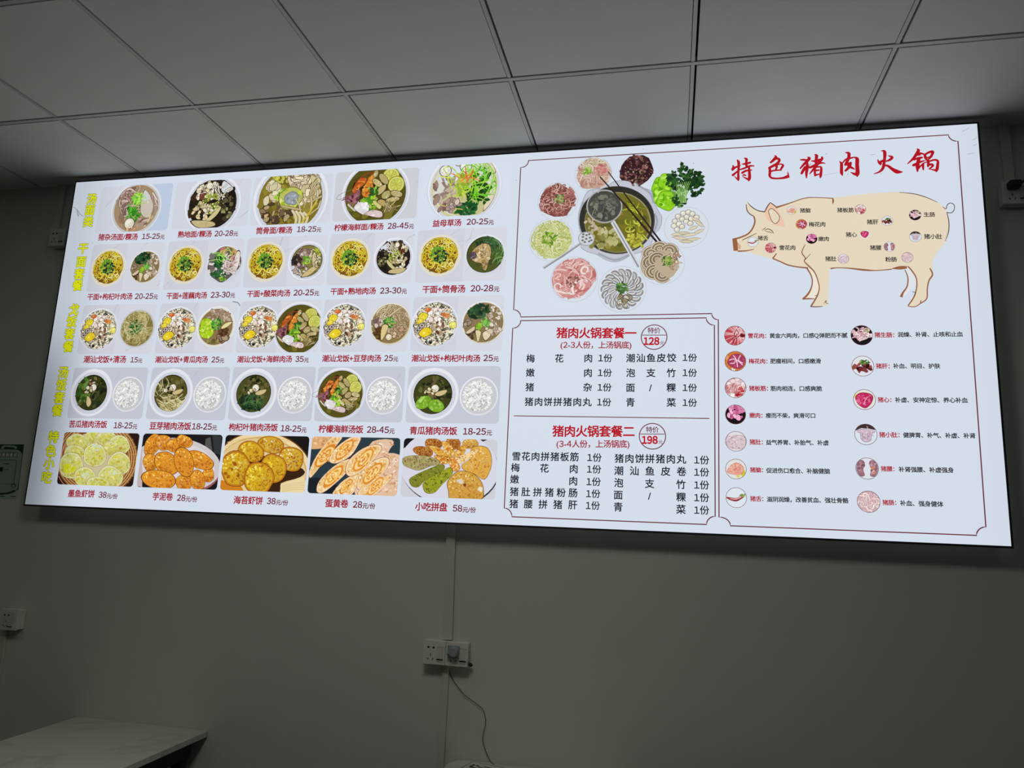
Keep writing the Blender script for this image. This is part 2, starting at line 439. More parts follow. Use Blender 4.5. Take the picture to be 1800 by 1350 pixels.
# ---- dish photographs
COLU = [.138, .512, .882, 1.250, 1.620]; ROWV = [-.032, -.299, -.571, -.843, -1.115]; PW, PH = .357, .214
z1 = zoomed(0, 220, 3.6); z2 = zoomed(420, 220, 3.6); z3 = zoomed(20, 500, 3.214); z4 = zoomed(420, 500, 3.214)
CAPT = [  # name, ends of the name, price, ends of the price
 [('猪杂汤面/粿汤', z1, 622, 872, 710, 707, '15-25元', z1, 898, 1042, 705, 702), ('熟地面/粿汤', z1, 1125, 1340, 693, 688, '20-28元', z1, 1357, 1507, 687, 682),
  ('筒骨面/粿汤', z2, 108, 337, 670, 664, '18-25元', z2, 367, 522, 660, 656), ('柠檬海鲜面/粿汤', z2, 603, 915, 651, 641, '28-45元', z2, 940, 1108, 639, 634),
  ('益母草汤', z2, 1225, 1407, 623, 617, '20-25元', z2, 1440, 1613, 613, 608)],
 [('干面+枸杞叶肉汤', z1, 552, 838, 1088, 1083, '20-25元', z1, 853, 1000, 1084, 1081), ('干面+莲藕肉汤', z1, 1052, 1310, 1082, 1077, '23-30元', z1, 1333, 1488, 1075, 1071),
  ('干面+酸菜肉汤', z2, 50, 325, 1069, 1063, '20-25元', z2, 345, 508, 1061, 1058), ('干面+熟地肉汤', z2, 578, 866, 1054, 1049, '23-30元', z2, 892, 1063, 1048, 1045),
  ('干面+筒骨汤', z2, 1160, 1432, 1041, 1036, '20-28元', z2, 1465, 1648, 1034, 1031)],
 [('潮汕戈饭+清汤', z3, 408, 648, 424, 424, '15元', z3, 673, 740, 426, 426), ('潮汕戈饭+青瓜肉汤', z3, 812, 1110, 425, 425, '25元', z3, 1130, 1203, 425, 425),
  ('潮汕戈饭+海鲜肉汤', z4, -10, 300, 424, 422, '35元', z4, 318, 395, 422, 422), ('潮汕戈饭+豆芽肉汤', z4, 470, 803, 419, 418, '25元', z4, 820, 900, 417, 417),
  ('潮汕戈饭+枸杞叶肉汤', z4, 975, 1363, 418, 418, '25元', z4, 1380, 1468, 416, 416)],
 [('苦瓜猪肉汤饭', z3, 325, 540, 789, 792, '18-25元', z3, 578, 712, 796, 798), ('豆芽猪肉汤饭', z3, 780, 1015, 799, 802, '18-25元', z3, 1020, 1162, 802, 804),
  ('枸杞叶猪肉汤饭', z3, 1228, 1505, 806, 809, '18-25元', z4, 235, 383, 813, 817), ('柠檬海鲜汤饭', z4, 450, 702, 816, 820, '28-45元', z4, 722, 880, 820, 823),
  ('青瓜猪肉汤饭', z4, 963, 1232, 826, 829, '18-25元', z4, 1265, 1430, 830, 832)],
 [('墨鱼虾饼', z3, 320, 470, 1181, 1184, '38元/份', z3, 493, 600, 1188, 1192), ('芋泥卷', z3, 797, 912, 1198, 1201, '28元/份', z3, 935, 1050, 1205, 1209),
  ('海苔虾饼', z3, 1255, 1420, 1218, 1223, '38元/份', z3, 1443, 1563, 1223, 1228), ('蛋黄卷', z4, 487, 617, 1236, 1240, '28元/份', z4, 643, 770, 1243, 1247),
  ('小吃拼盘', z4, 995, 1177, 1255, 1260, '58元/份', z4, 1207, 1338, 1264, 1269)]]
for row in CAPT:
    for (t, za, xl, xr, yl, yr, p, zb, xl2, xr2, yl2, yr2) in row:
        A = Art(); label(A, t, za(xl, yl), za(xr, yr), RED, .028)
        o = mark(onsign('caption', A.mesh('caption'), label='red lettering naming a dish'))
        B = Art(); label(B, p, zb(xl2, yl2), zb(xr2, yr2), DRED, .024, small='元/份')
        onsign('price', B.mesh('price'), parent=o, label='thinner plum price after the dish name')
for chars in ([('汤', z1, 580, 468), ('面', z1, 568, 538), ('类', z1, 557, 612)], [('干', z1, 525, 782), ('面', z1, 513, 865), ('套', z1, 500, 942), ('餐', z1, 490, 1015)],
              [('戈', z3, 352, 143), ('饭', z3, 340, 210), ('套', z3, 328, 280), ('餐', z3, 320, 352)], [('汤', z3, 293, 497), ('饭', z3, 282, 568), ('套', z3, 270, 640), ('餐', z3, 258, 713)],
              [('特', z3, 237, 863), ('色', z3, 222, 940), ('小', z3, 212, 1012), ('吃', z3, 198, 1090)]):
    A = Art()
    for c, z, x, y in chars: centred(A, c, z(x, y), .0500, (46, 58, 18), .056)
    for c, z, x, y in chars: centred(A, c, z(x, y), .0500, (226, 232, 24), .032)
    onsign('section_heading', A.mesh('section_heading'), label='upright column of yellow lettering edged in dark green')
# ---- bowls, drawn with the food surface as the unit circle
GRN = [(36, 66, 28), (62, 112, 36), (96, 158, 46), (44, 84, 30), (130, 186, 66)]
LIME = [(150, 200, 40), (110, 170, 40), (180, 215, 80), (80, 140, 30)]
MEAT = [(176, 152, 138), (150, 124, 112), (200, 180, 166), (128, 102, 92), (214, 198, 186)]
CREAM = [(214, 202, 166), (232, 222, 194), (196, 180, 140), (222, 206, 160)]
DK = (44, 34, 24)
def rimmed(A, R, col=(228, 231, 238), inner=(206, 209, 220)):
    A.ell(0, 0, R, R, (203, 207, 217), 0, 40); A.ell(0, 0.01, R * .985, R * .985, col, 0, 40); A.ell(0.01, -.02, (R + 1) / 2, (R + 1) / 2, inner, 0, 36)
def herbs(A, x, y, r, n=45, pal=GRN): A.scat(n, 'l', pal, (.06, .13), (x, y, r, r), w=.4)
def ball(A, x, y, r, c=(222, 216, 196)): A.ell(x, y, r * 1.12, r * 1.12, DK); A.ell(x, y, r, r, c); A.ell(x - .2 * r, y + .2 * r, r * .6, r * .6, mixc(c, (250, 248, 240), .6)); A.scat(4, 'g', [mixc(c, DK, .3)], (.02, .04), (x, y, r * .6, r * .6))
def slice_(A, pts, c, ol=DK): A.tex(pts, c, [mixc(c, (250, 246, 235), .35), mixc(c, (90, 70, 50), .18), c], 12, (.02, .05), ol, 3, ow=1.13)
def noodles(A):
    rimmed(A, 1.18, (229, 224, 208), (222, 213, 190)); A.ell(0, 0, 1.13, 1.13, (224, 216, 192), 0, 36)
    A.blob(0, 0, .97, (132, 98, 18), .05, 1, 0, 22)
    A.scat(120, 's', [(196, 164, 34), (160, 124, 24), (214, 186, 44), (120, 84, 20)], (.10, .2), (0, 0, .9, .9), curv=5, w=.34, ol=(104, 76, 14), ow=.3)
    A.scat(26, 'b', [(112, 58, 20), (140, 78, 28), (92, 44, 16)], (.05, .1), (0, 0, .92, .92), hole=.3)
    A.scat(120, 's', [(242, 224, 62), (252, 238, 112), (234, 212, 48), (222, 194, 40), (250, 240, 150)], (.10, .2), (0, 0, .92, .92), curv=5, w=.28, ol=(116, 88, 16), ow=.3)
    A.scat(10, 'b', [(120, 60, 22), (150, 84, 30)], (.05, .09), (0, 0, .9, .9), hole=.5)
    A.scat(50, 'l', [(96, 158, 46), (120, 176, 50), (70, 120, 36)], (.07, .14), (-.12, .08, .42, .42), w=.45)
    A.scat(60, 'b', [(34, 58, 34), (52, 84, 40), (28, 44, 30), (84, 132, 52), (120, 160, 80)], (.04, .09), (.08, -.06, .38, .38))
def fried_rice(A):
    rimmed(A, 1.12); A.blob(0, .02, 1.0, (150, 142, 122), .05, 1, 0, 26)
    A.scat(230, 'g', [(84, 76, 62), (150, 134, 108), (110, 98, 80), (70, 74, 56)], (.06, .1), (0, 0, .97, .97), w=.5, lim=1.03)
    A.scat(520, 'g', [(240, 234, 214), (230, 220, 192), (248, 245, 232), (216, 202, 172), (204, 186, 156), (236, 232, 200)], (.05, .085), (0, 0, .98, .98), w=.42, lim=1.04)
    A.scat(90, 'g', [(52, 66, 44), (70, 62, 52), (60, 80, 50), (40, 36, 34), (96, 120, 70)], (.03, .055), (0, 0, .98, .98), w=.6, hole=.15, lim=1.04)
    A.scat(26, 'b', [(120, 84, 66), (150, 116, 92), (98, 66, 52), (176, 150, 122)], (.05, .1), (0, -.1, .5, .5))
    A.scat(20, 'b', [(244, 236, 226), (236, 220, 210), (248, 244, 238)], (.08, .13), (-.02, .42, .5, .3), ol=(120, 104, 92), ow=.15, asp=(.8, 1))
    for x, y, r, a, c in ((-.55, .36, .2, 1.1, (232, 214, 50)), (-.68, .14, .15, .9, (240, 222, 70)), (-.4, -.38, .28, .6, (234, 206, 40)), (.88, -.06, .16, 1.6, (228, 224, 110))):
        A.tex([(x + r * cos(t + a) * q, y + r * .62 * sin(t + a) * q + r * .3 * cos(t) * sin(a)) for t, q in [(k * pi / 4, 1 + .12 * (k % 2)) for k in range(8)]], c, [mixc(c, (255, 246, 170), .5), mixc(c, (150, 110, 20), .3)], 14, (.03, .06), (120, 100, 30), 2, ow=1.12)
    A.scat(5, 'b', [(206, 108, 52), (222, 134, 70)], (.06, .12), (-.36, .66, .16, .1)); A.scat(7, 'b', [(200, 112, 56), (166, 84, 44), (220, 150, 90)], (.05, .12), (.55, .42, .2, .12))
    for k in range(3): A.ell(-.78 + .1 * k, -.3 + .12 * k, .15, .13, (110, 96, 90)); A.ell(-.78 + .1 * k, -.3 + .12 * k, .11, .09, (196, 184, 172)); A.ell(-.78 + .1 * k, -.3 + .12 * k, .05, .045, (70, 56, 50))
    A.ell(-.12, -.86, .075, .07, (28, 28, 34)); A.ell(-.34, -.82, .06, .05, (60, 64, 80)); A.ell(.3, .76, .06, .06, (40, 44, 50)); A.ell(.3, .76, .03, .03, (150, 150, 150))
def rice(A):
    rimmed(A, 1.14, (234, 236, 240), (212, 214, 218)); A.ell(.0, .02, 1.04, 1.04, (198, 200, 204), 0, 30); A.blob(-.06, -.03, .9, (200, 203, 200), .05, 1, 0, 20)
    A.scat(150, 'g', [(172, 178, 174), (188, 192, 188), (204, 207, 204), (160, 166, 164)], (.06, .11), (-.06, -.03, .86, .86), w=.5)
    A.scat(260, 'g', [(236, 238, 234), (226, 230, 226), (246, 247, 245), (214, 218, 212)], (.06, .12), (-.05, 0, .87, .88), w=.42)
def soup(A, base, n=30, R=1.16, hl=None):
    rimmed(A, R); A.ell(0, 0, 1, 1, mixc(base, (0, 0, 0), .35), 0, 36); A.ell(0, -.02, .95, .95, base, 0, 36)
    A.scat(n, 'b', [mixc(base, (0, 0, 0), .3), mixc(base, (210, 200, 120), .2), mixc(base, (0, 0, 0), .15)], (.08, .2), (0, 0, .85, .85))
def offal(A):
    rimmed(A, 1.16, (222, 225, 230), (196, 194, 194)); A.ell(0, 0, 1, 1, (164, 138, 106), 0, 36)
    A.scat(34, 'b', [(176, 152, 118), (150, 122, 90), (190, 166, 130)], (.1, .2), (.1, -.2, .8, .7))
    A.scat(46, 'b', MEAT, (.1, .19), (-.5, .2, .42, .75), ol=(98, 74, 66), ow=.14, asp=(.3, .6))
    A.scat(18, 's', [(206, 184, 172), (188, 164, 150), (170, 140, 128)], (.09, .15), (-.4, .2, .5, .6), w=.5, ol=(104, 80, 70))
    A.scat(12, 's', [(226, 218, 206), (210, 196, 182), (172, 140, 128)], (.08, .12), (.72, .3, .18, .4), w=.6, ol=(140, 116, 100), ang=-1.2)
    slice_(A, [(.22, .0), (.2, .4), (.3, .72), (.55, .5), (.78, .1), (.72, -.35), (.5, -.42), (.3, -.25)], (202, 194, 178), (140, 122, 100))
    A.poly([(.25, .35), (.3, .75), (.5, .6), (.62, .4), (.45, .3)], (206, 208, 210), 3)
    A.rib([(.72, -.3), (.66, -.55), (.5, -.8)], (222, 208, 160), .05); A.scat(8, 'b', MEAT, (.1, .2), (.35, -.62, .3, .16), asp=(.3, .5), ang=.5)
    herbs(A, -.1, .1, .34, 40, [(46, 140, 24), (70, 168, 34), (30, 104, 20)]); herbs(A, .02, .42, .22, 26, [(120, 200, 60), (90, 180, 40), (150, 215, 90)]); herbs(A, -.05, -.25, .3, 40, [(40, 128, 22), (58, 150, 30), (86, 180, 44)])
    A.scat(12, 's', [(170, 220, 60), (200, 235, 100)], (.08, .13), (-.05, .2, .3, .35), w=.2, ang=1.0); ball(A, -.2, -.64, .22)
    A.scat(10, 'b', [(226, 178, 128), (210, 150, 110)], (.03, .06), (0, -.85, .4, .1))
def herbal(A, mirror=1):
    rimmed(A, 1.2); A.ell(0, 0, 1, 1, (34, 26, 16), 0, 40); A.scat(30, 'b', [(26, 20, 14), (58, 46, 30), (40, 32, 22)], (.1, .25))
    m = mirror; A.poly([(m * .3, .55), (m * .35, .9), (m * .62, .75), (m * .8, .55), (m * .5, .4)], (214, 218, 226), 3)
    A.scat(26, 'b', CREAM + [(240, 226, 216)], (.09, .16), (-.25 * m, .55, .6, .35), ol=DK, ow=.2, asp=(.4, .9))
    A.scat(20, 's', [(236, 230, 216), (214, 200, 178)], (.06, .1), (.25 * m, .35, .35, .3), w=.5, ol=DK, ow=.4); A.scat(8, 'b', [(120, 64, 46), (90, 46, 34)], (.08, .14), (-.4 * m, .35, .18, .12))
    A.scat(80, 'b', [(190, 196, 96), (160, 172, 70), (214, 216, 140), (120, 130, 50)], (.04, .08), (-.12 * m, .02, .45, .42), ol=(70, 66, 24), ow=.2); A.scat(26, 'b', CREAM, (.06, .12), (-.4 * m, -.25, .4, .4), ol=DK, ow=.2, asp=(.4, .9))
    A.scat(26, 'b', [(28, 22, 16), (46, 40, 26), (66, 60, 36), (88, 80, 50)], (.06, .14), (.6 * m, .0, .3, .5), ol=(16, 12, 8)); A.scat(12, 'b', [(150, 148, 96), (110, 108, 66)], (.04, .09), (.6 * m, -.3, .28, .4))
    slice_(A, [(-.4 * m, -.82), (-.1 * m, -.55), (.3 * m, -.15), (.38 * m, -.2), (.2 * m, -.5), (-.2 * m, -.8)], (206, 194, 140)); slice_(A, [(-.8 * m, -.66), (-.5 * m, -.64), (.1 * m, -.72), (.2 * m, -.88), (-.3 * m, -.94), (-.6 * m, -.86)], (196, 180, 130)); ball(A, -.2 * m, .74, .13, (232, 226, 200))
def bone(A):
    rimmed(A, 1.2); A.ell(0, 0, 1, 1, (126, 112, 34), 0, 40); A.scat(40, 'b', [(140, 126, 44), (110, 98, 26), (156, 142, 58)], (.1, .22)); A.scat(22, 'b', [(176, 176, 60), (196, 196, 90)], (.04, .1), (-.35, .65, .3, .2))
    A.scat(48, 'b', [(206, 194, 150), (226, 216, 180), (188, 170, 128), (214, 200, 172)], (.1, .22), (.45, .4, .5, .55), ol=(92, 76, 44), ow=.12, asp=(.4, .9)); A.scat(24, 's', [(116, 96, 66), (96, 74, 50)], (.05, .09), (.45, .45, .45, .4), w=.3)
    A.scat(20, 'b', [(206, 196, 156), (190, 178, 134), (222, 214, 178)], (.1, .18), (-.6, .2, .25, .3), ol=(110, 96, 56), ow=.12); A.scat(16, 'b', LIME, (.05, .1), (-.3, .12, .16, .2))
    A.scat(44, 'b', [(140, 116, 84), (106, 84, 60), (176, 152, 112), (78, 58, 42), (196, 172, 120)], (.07, .15), (-.42, -.42, .52, .35), ol=(52, 38, 26), ow=.16, asp=(.3, .8))
    A.blob(.02, .02, .36, (184, 190, 96), .08, .95, 0, 14, (110, 106, 40), .08); A.scat(26, 'b', [(196, 212, 60), (170, 190, 50), (214, 220, 120)], (.04, .1), (.02, .04, .33, .33)); A.blob(.05, .0, .21, (150, 158, 164), .12, .9, 0, 12, (110, 116, 120), .12); A.scat(10, 'b', [(172, 180, 186), (134, 142, 150)], (.03, .06), (.05, 0, .15, .15))
    for k in range(4): A.rib([(.1 + .12 * k, -.35 - .03 * k), (.25 + .12 * k, -.6), (.22 + .1 * k, -.85), (.05 + .1 * k, -.96)], (216, 204, 170), .07)
    A.scat(12, 's', [(214, 204, 172), (196, 178, 134)], (.08, .14), (.6, -.25, .3, .3), w=.4, ol=(120, 104, 64)); A.rib([(.3, -.9), (.6, -.55), (.85, -.1)], (200, 178, 50), .05)
def u6(x, y): return ((x - 1350) / 330, (385 - y) / 330)
def seafood(A):
    U = lambda L: [u6(*p) for p in L]
    rimmed(A, 1.13); A.ell(0, 0, 1, 1, (84, 78, 22), 0, 40); A.scat(30, 'b', [(104, 98, 32), (70, 64, 18), (124, 116, 44)], (.08, .2), (0, -.3, .85, .6)); A.scat(30, 'b', [(60, 36, 18), (40, 26, 14), (84, 60, 24)], (.08, .16), (-.2, .1, .6, .6))
    for x, y, r in ((1505, 200, 88), (1568, 292, 86)):
        a, b = u6(x, y); r /= 330
        A.ell(a, b, r * 1.08, r * 1.08, (120, 118, 40)); A.ell(a, b, r, r, (206, 204, 84)); A.ell(a, b, r * .86, r * .86, (226, 226, 170)); A.ell(a, b, r * .8, r * .8, (178, 180, 66))
        for k in range(8):
            t = k * pi / 4; A.poly([(a + r * .1 * cos(t), b + r * .1 * sin(t)), (a + r * .72 * cos(t - .3), b + r * .72 * sin(t - .3)), (a + r * .72 * cos(t + .3), b + r * .72 * sin(t + .3))], jit((204, 206, 100), 12))
    A.rib(U([(1100, 320), (1000, 350), (930, 395), (950, 425), (1030, 400)]), (120, 110, 100), .012); A.rib(U([(1120, 350), (1040, 380), (990, 440)]), (120, 80, 70), .014)
    for P, c in (([(1095, 350), (1120, 270), (1170, 205), (1235, 205), (1235, 250), (1185, 300), (1140, 360)], (184, 88, 32)), ([(1205, 350), (1250, 240), (1300, 170), (1340, 190), (1315, 270), (1335, 350), (1290, 410), (1225, 405)], (208, 128, 40))):
        A.tex(U(P), c, [mixc(c, (240, 170, 70), .6), mixc(c, (110, 40, 10), .4), c, mixc(c, (250, 200, 110), .5)], 60, (.03, .07), (80, 34, 14))
    for P in ([(1300, 170), (1320, 140), (1360, 130)], [(1170, 205), (1230, 160), (1300, 150)], [(1120, 280), (1180, 250), (1230, 270)], [(1240, 300), (1280, 330), (1250, 380)]): A.rib(U(P), (150, 66, 24), .03)
    for e in ((985, 435), (1000, 410), (1050, 470), (1080, 500), (1110, 510), (1140, 480), (1040, 390), (1020, 450)): A.rib([u6(1165, 350 + rnd.uniform(-20, 40)) + (.09,), u6((1165 + e[0]) / 2 + rnd.uniform(-15, 15), (380 + e[1]) / 2) + (.07,), u6(*e) + (.02,)], jit((142, 84, 96), 18))
    A.scat(12, 'b', [(110, 56, 70), (160, 110, 118), (84, 40, 54)], (.04, .08), u6(1130, 430) + (.16, .14))
    for x, y, l, w, a in ((1430, 225, .22, .1, -.9), (1365, 265, .2, .09, -.7), (1410, 345, .2, .1, .8), (1470, 400, .16, .12, .6), (1580, 395, .2, .1, -.3), (1545, 455, .22, .07, .1), (1340, 165, .12, .07, 1.2), (1330, 420, .18, .06, -.4)):
        X, Y = u6(x, y); slice_(A, [(X + l * cos(t) * cos(a) - w * sin(t) * sin(a), Y + l * cos(t) * sin(a) + w * sin(t) * cos(a)) for t in [k * pi / 4 for k in range(8)]], jit((184, 168, 112), 14), (48, 40, 20))
    herbs(A, *u6(1290, 480), .26, 46, LIME); herbs(A, *u6(1330, 340), .14, 18, GRN)
    slice_(A, U([(1330, 470), (1360, 460), (1425, 520), (1415, 550), (1380, 530)]), (206, 202, 130)); slice_(A, U([(1380, 470), (1430, 450), (1520, 510), (1555, 560), (1530, 565), (1440, 520)]), (182, 160, 98))
    A.scat(14, 's', [(200, 190, 140), (150, 132, 80)], (.05, .09), u6(1490, 580) + (.16, .12), w=.35, ol=DK)
    A.rib(U([(1060, 480), (1100, 520), (1150, 560)]), (210, 200, 190), .05)
    A.tex(U([(1145, 495), (1200, 465), (1290, 500), (1295, 540), (1250, 605), (1140, 540)]), (222, 218, 220), [(236, 234, 236), (206, 200, 204)], 16, (.04, .08), (70, 60, 54)); A.tex(U([(1255, 595), (1330, 560), (1430, 580), (1445, 630), (1400, 642), (1290, 615)]), (216, 196, 194), [(232, 216, 212), (196, 172, 170)], 14, (.03, .07), (80, 50, 50))
def motherwort(A):
    rimmed(A, 1.14); A.ell(0, 0, 1, 1, (206, 200, 140), 0, 40); A.ell(-.03, .02, .93, .93, (214, 214, 206), 0, 36); A.ell(.1, -.3, .8, .62, (196, 192, 140), 0, 30)
    A.poly([(-.8, .3), (-.4, .85), (-.1, .9), (.0, .5), (-.3, .2)], (214, 222, 234), 4); A.scat(30, 'b', MEAT, (.08, .16), (-.6, -.15, .32, .55), ol=(104, 84, 76), ow=.14, asp=(.3, .6))
    for x, y in ((-.18, .86), (.02, .66), (-.6, .55)): ball(A, x, y, .17, (226, 222, 214))
    slice_(A, [(.5, .9), (.75, .75), (.92, .45), (.8, .4), (.6, .6)], (218, 210, 180), (140, 130, 80)); slice_(A, [(.62, -.75), (.75, -.3), (.9, .1), (.96, -.1), (.85, -.5)], (222, 212, 186), (140, 124, 80))
    A.scat(60, 'l', [(30, 76, 26), (46, 100, 30), (24, 62, 24)], (.08, .16), (.42, -.05, .42, .65), w=.5); A.scat(50, 'l', [(28, 84, 36), (20, 62, 30), (44, 110, 50)], (.07, .13), (.1, -.68, .3, .22), w=.5)
    A.scat(60, 's', [(130, 210, 40), (100, 190, 36), (160, 224, 70)], (.08, .15), (.45, .0, .45, .65), w=.2); A.scat(26, 's', [(200, 220, 60), (170, 200, 50)], (.06, .12), (-.1, .0, .35, .5), w=.28)
    A.scat(20, 'b', [(190, 204, 80), (140, 170, 50)], (.04, .09), (-.15, .1, .25, .35)); A.scat(14, 's', [(214, 120, 44), (230, 150, 60), (200, 96, 40)], (.05, .09), (-.02, .2, .18, .12), w=.35)
    A.rib([(-.75, -.5), (-.4, -.62), (.0, -.7)], (206, 190, 90), .03); A.scat(14, 'b', [(206, 186, 178), (180, 156, 150)], (.05, .1), (-.35, -.55, .2, .2), ol=(110, 90, 84))
def wolfberry(A):
    rimmed(A, 1.1, (230, 232, 232), (214, 208, 186)); A.ell(0, 0, 1, 1, (136, 116, 78), 0, 36)
    A.scat(70, 'b', [(196, 176, 152), (214, 198, 178), (170, 148, 124), (226, 214, 196)], (.06, .13), (.48, .05, .45, .75), ol=(96, 76, 58), ow=.2, asp=(.3, .8))
    A.scat(70, 'l', [(22, 54, 30), (34, 74, 38), (18, 42, 26), (50, 92, 52)], (.1, .2), (-.3, .58, .55, .36), w=.55); A.scat(12, 'b', [(92, 72, 48), (70, 48, 30)], (.08, .14), (-.5, -.6, .3, .25)); A.scat(12, 'b', [(178, 160, 136), (150, 132, 108)], (.08, .14), (-.75, -.15, .18, .22), ol=(90, 72, 54))
    slice_(A, [(-.85, -.5), (-.6, -.3), (-.4, -.2), (-.45, -.4), (-.7, -.55)], (214, 196, 164)); slice_(A, [(-.35, -.4), (-.1, -.45), (-.12, -.7), (-.2, -.98), (-.3, -.7)], (220, 206, 158)); slice_(A, [(.0, -.55), (.3, -.4), (.4, -.65), (.15, -.9)], (222, 208, 176)); slice_(A, [(.2, -.4), (.5, -.35), (.45, -.6)], (210, 192, 164))
    herbs(A, .12, -.02, .2, 34, [(60, 130, 40), (90, 160, 50), (130, 190, 80)]); A.scat(16, 'b', [(150, 200, 40), (120, 180, 40)], (.06, .1), (-.18, -.2, .14, .14))
def lotus(A):
    rimmed(A, 1.08); A.poly([(-.35, .92), (.1, 1.0), (.6, .8), (.98, .3), (.95, -.2), (.5, -.7), (.0, -1.05), (-.4, -.9), (-.9, -.5), (-1.0, 0), (-.75, .5)], (92, 88, 82), 3); A.scat(14, 'b', [(74, 76, 68), (112, 104, 98)], (.15, .25), (-.5, 0, .4, .6))
    A.scat(22, 'b', [(226, 200, 196), (206, 160, 154), (236, 220, 216), (196, 128, 120)], (.12, .24), (.35, .2, .6, .75), ol=(116, 86, 82), ow=.1, asp=(.25, .5))
    slice_(A, [(.55, -.2), (.65, .6), (.85, .65), (.9, .2), (.8, -.3)], (232, 220, 212)); A.scat(12, 'b', [(206, 142, 134), (190, 108, 100)], (.1, .18), (-.1, .75, .3, .15), asp=(.4, .6))
    A.rib([(-.95, .05), (-.7, .0), (-.45, .1)], (222, 216, 210), .12); A.rib([(-.9, -.3), (-.8, -.55), (-.55, -.45), (-.45, -.2)], (222, 216, 212), .13); A.scat(50, 's', [(228, 216, 210), (200, 178, 172), (240, 232, 228)], (.05, .1), (.3, -.3, .3, .45), w=.5, ol=(120, 96, 92))
    A.scat(50, 'l', [(24, 74, 34), (36, 98, 42), (20, 56, 30)], (.09, .17), (-.35, .15, .28, .4), w=.5); A.scat(40, 'l', [(30, 80, 40), (44, 106, 54)], (.08, .14), (-.3, -.6, .5, .25), w=.5); A.scat(12, 's', [(150, 226, 70), (176, 236, 110)], (.12, .2), (-.05, .2, .4, .3), w=.18); A.scat(9, 's', [(224, 200, 90), (210, 180, 70)], (.14, .2), (.5, .5, .2, .3), w=.16, ang=1.3); A.scat(20, 'l', LIME, (.06, .1), (.0, -.85, .2, .12))
def pickled(A):
    soup(A, (132, 122, 62), 20, 1.24); A.poly([(-.95, -.3), (-.6, -.9), (-.2, -.95), (-.5, -.4)], (206, 208, 214), 3)
    A.scat(60, 'b', MEAT + [(120, 96, 86)], (.08, .16), (-.1, .45, .6, .45), ol=(70, 56, 44), ow=.18, asp=(.4, .9)); A.scat(26, 'b', [(62, 42, 44), (44, 34, 36), (84, 64, 62)], (.08, .16), (-.65, .05, .28, .28)); A.scat(24, 'b', MEAT, (.08, .16), (-.35, -.5, .4, .3), ol=(70, 56, 44), asp=(.4, .9)); herbs(A, 0, .05, .28, 44, LIME)
    A.scat(20, 'l', [(150, 160, 60), (110, 126, 40), (176, 190, 60)], (.1, .18), (.65, .5, .25, .4), w=.5); slice_(A, [(.4, .5), (.55, .4), (.6, -.2), (.45, -.35), (.35, 0)], (206, 192, 150)); slice_(A, [(-.25, -.95), (.1, -.6), (.5, -.35), (.8, -.35), (.5, -.7), (.1, -.95)], (206, 182, 130)); A.scat(16, 'b', CREAM, (.06, .12), (.65, 0, .2, .3), ol=DK)
def greenbone(A):
    soup(A, (74, 82, 26), 20, 1.1); A.scat(60, 'l', [(24, 54, 28), (36, 72, 36), (50, 96, 48)], (.1, .2), (.2, .55, .7, .4), w=.5); A.scat(20, 'b', [(90, 124, 84), (60, 96, 58)], (.04, .08), (.3, .7, .5, .2))
    A.scat(26, 's', [(70, 120, 50), (44, 90, 38), (120, 160, 90), (34, 70, 32)], (.12, .2), (.62, -.1, .3, .6), w=.3, ang=1.2); A.tex([(-.75, .1), (-.5, .4), (-.1, .6), (.2, .5), (.32, .1), (.2, -.4), (.1, -.85), (-.05, -.8), (-.15, -.5), (-.5, -.4), (-.75, -.2)], (184, 158, 108), [(206, 182, 136), (150, 122, 74), (222, 204, 164), (124, 98, 56), (176, 146, 90)], 110, (.05, .12), (62, 50, 26)); A.scat(20, 's', [(110, 84, 48), (214, 192, 140)], (.06, .1), (-.2, 0, .35, .4), w=.25); A.blob(-.66, -.05, .2, (92, 76, 88), .15, 1, 0, 12, (60, 50, 50), .12); A.scat(8, 'b', [(126, 108, 120), (70, 56, 66)], (.04, .07), (-.66, -.05, .13, .13))
def clear(A):
    rimmed(A, 1.16, (214, 216, 226), (196, 196, 200)); A.ell(0, -.04, 1, .98, (134, 122, 66), 0, 36); A.scat(20, 'b', [(120, 108, 54), (150, 138, 84)], (.1, .2)); A.scat(130, 's', [(196, 186, 128), (170, 158, 98), (214, 206, 156), (150, 138, 80)], (.12, .22), (0, -.05, .9, .9), w=.18, curv=2.5); herbs(A, -.12, .05, .42, 80, [(30, 84, 34), (44, 106, 40), (26, 68, 30), (70, 130, 60)]); A.scat(16, 's', [(206, 198, 150), (190, 180, 120)], (.12, .2), (0, -.05, .6, .6), w=.16)
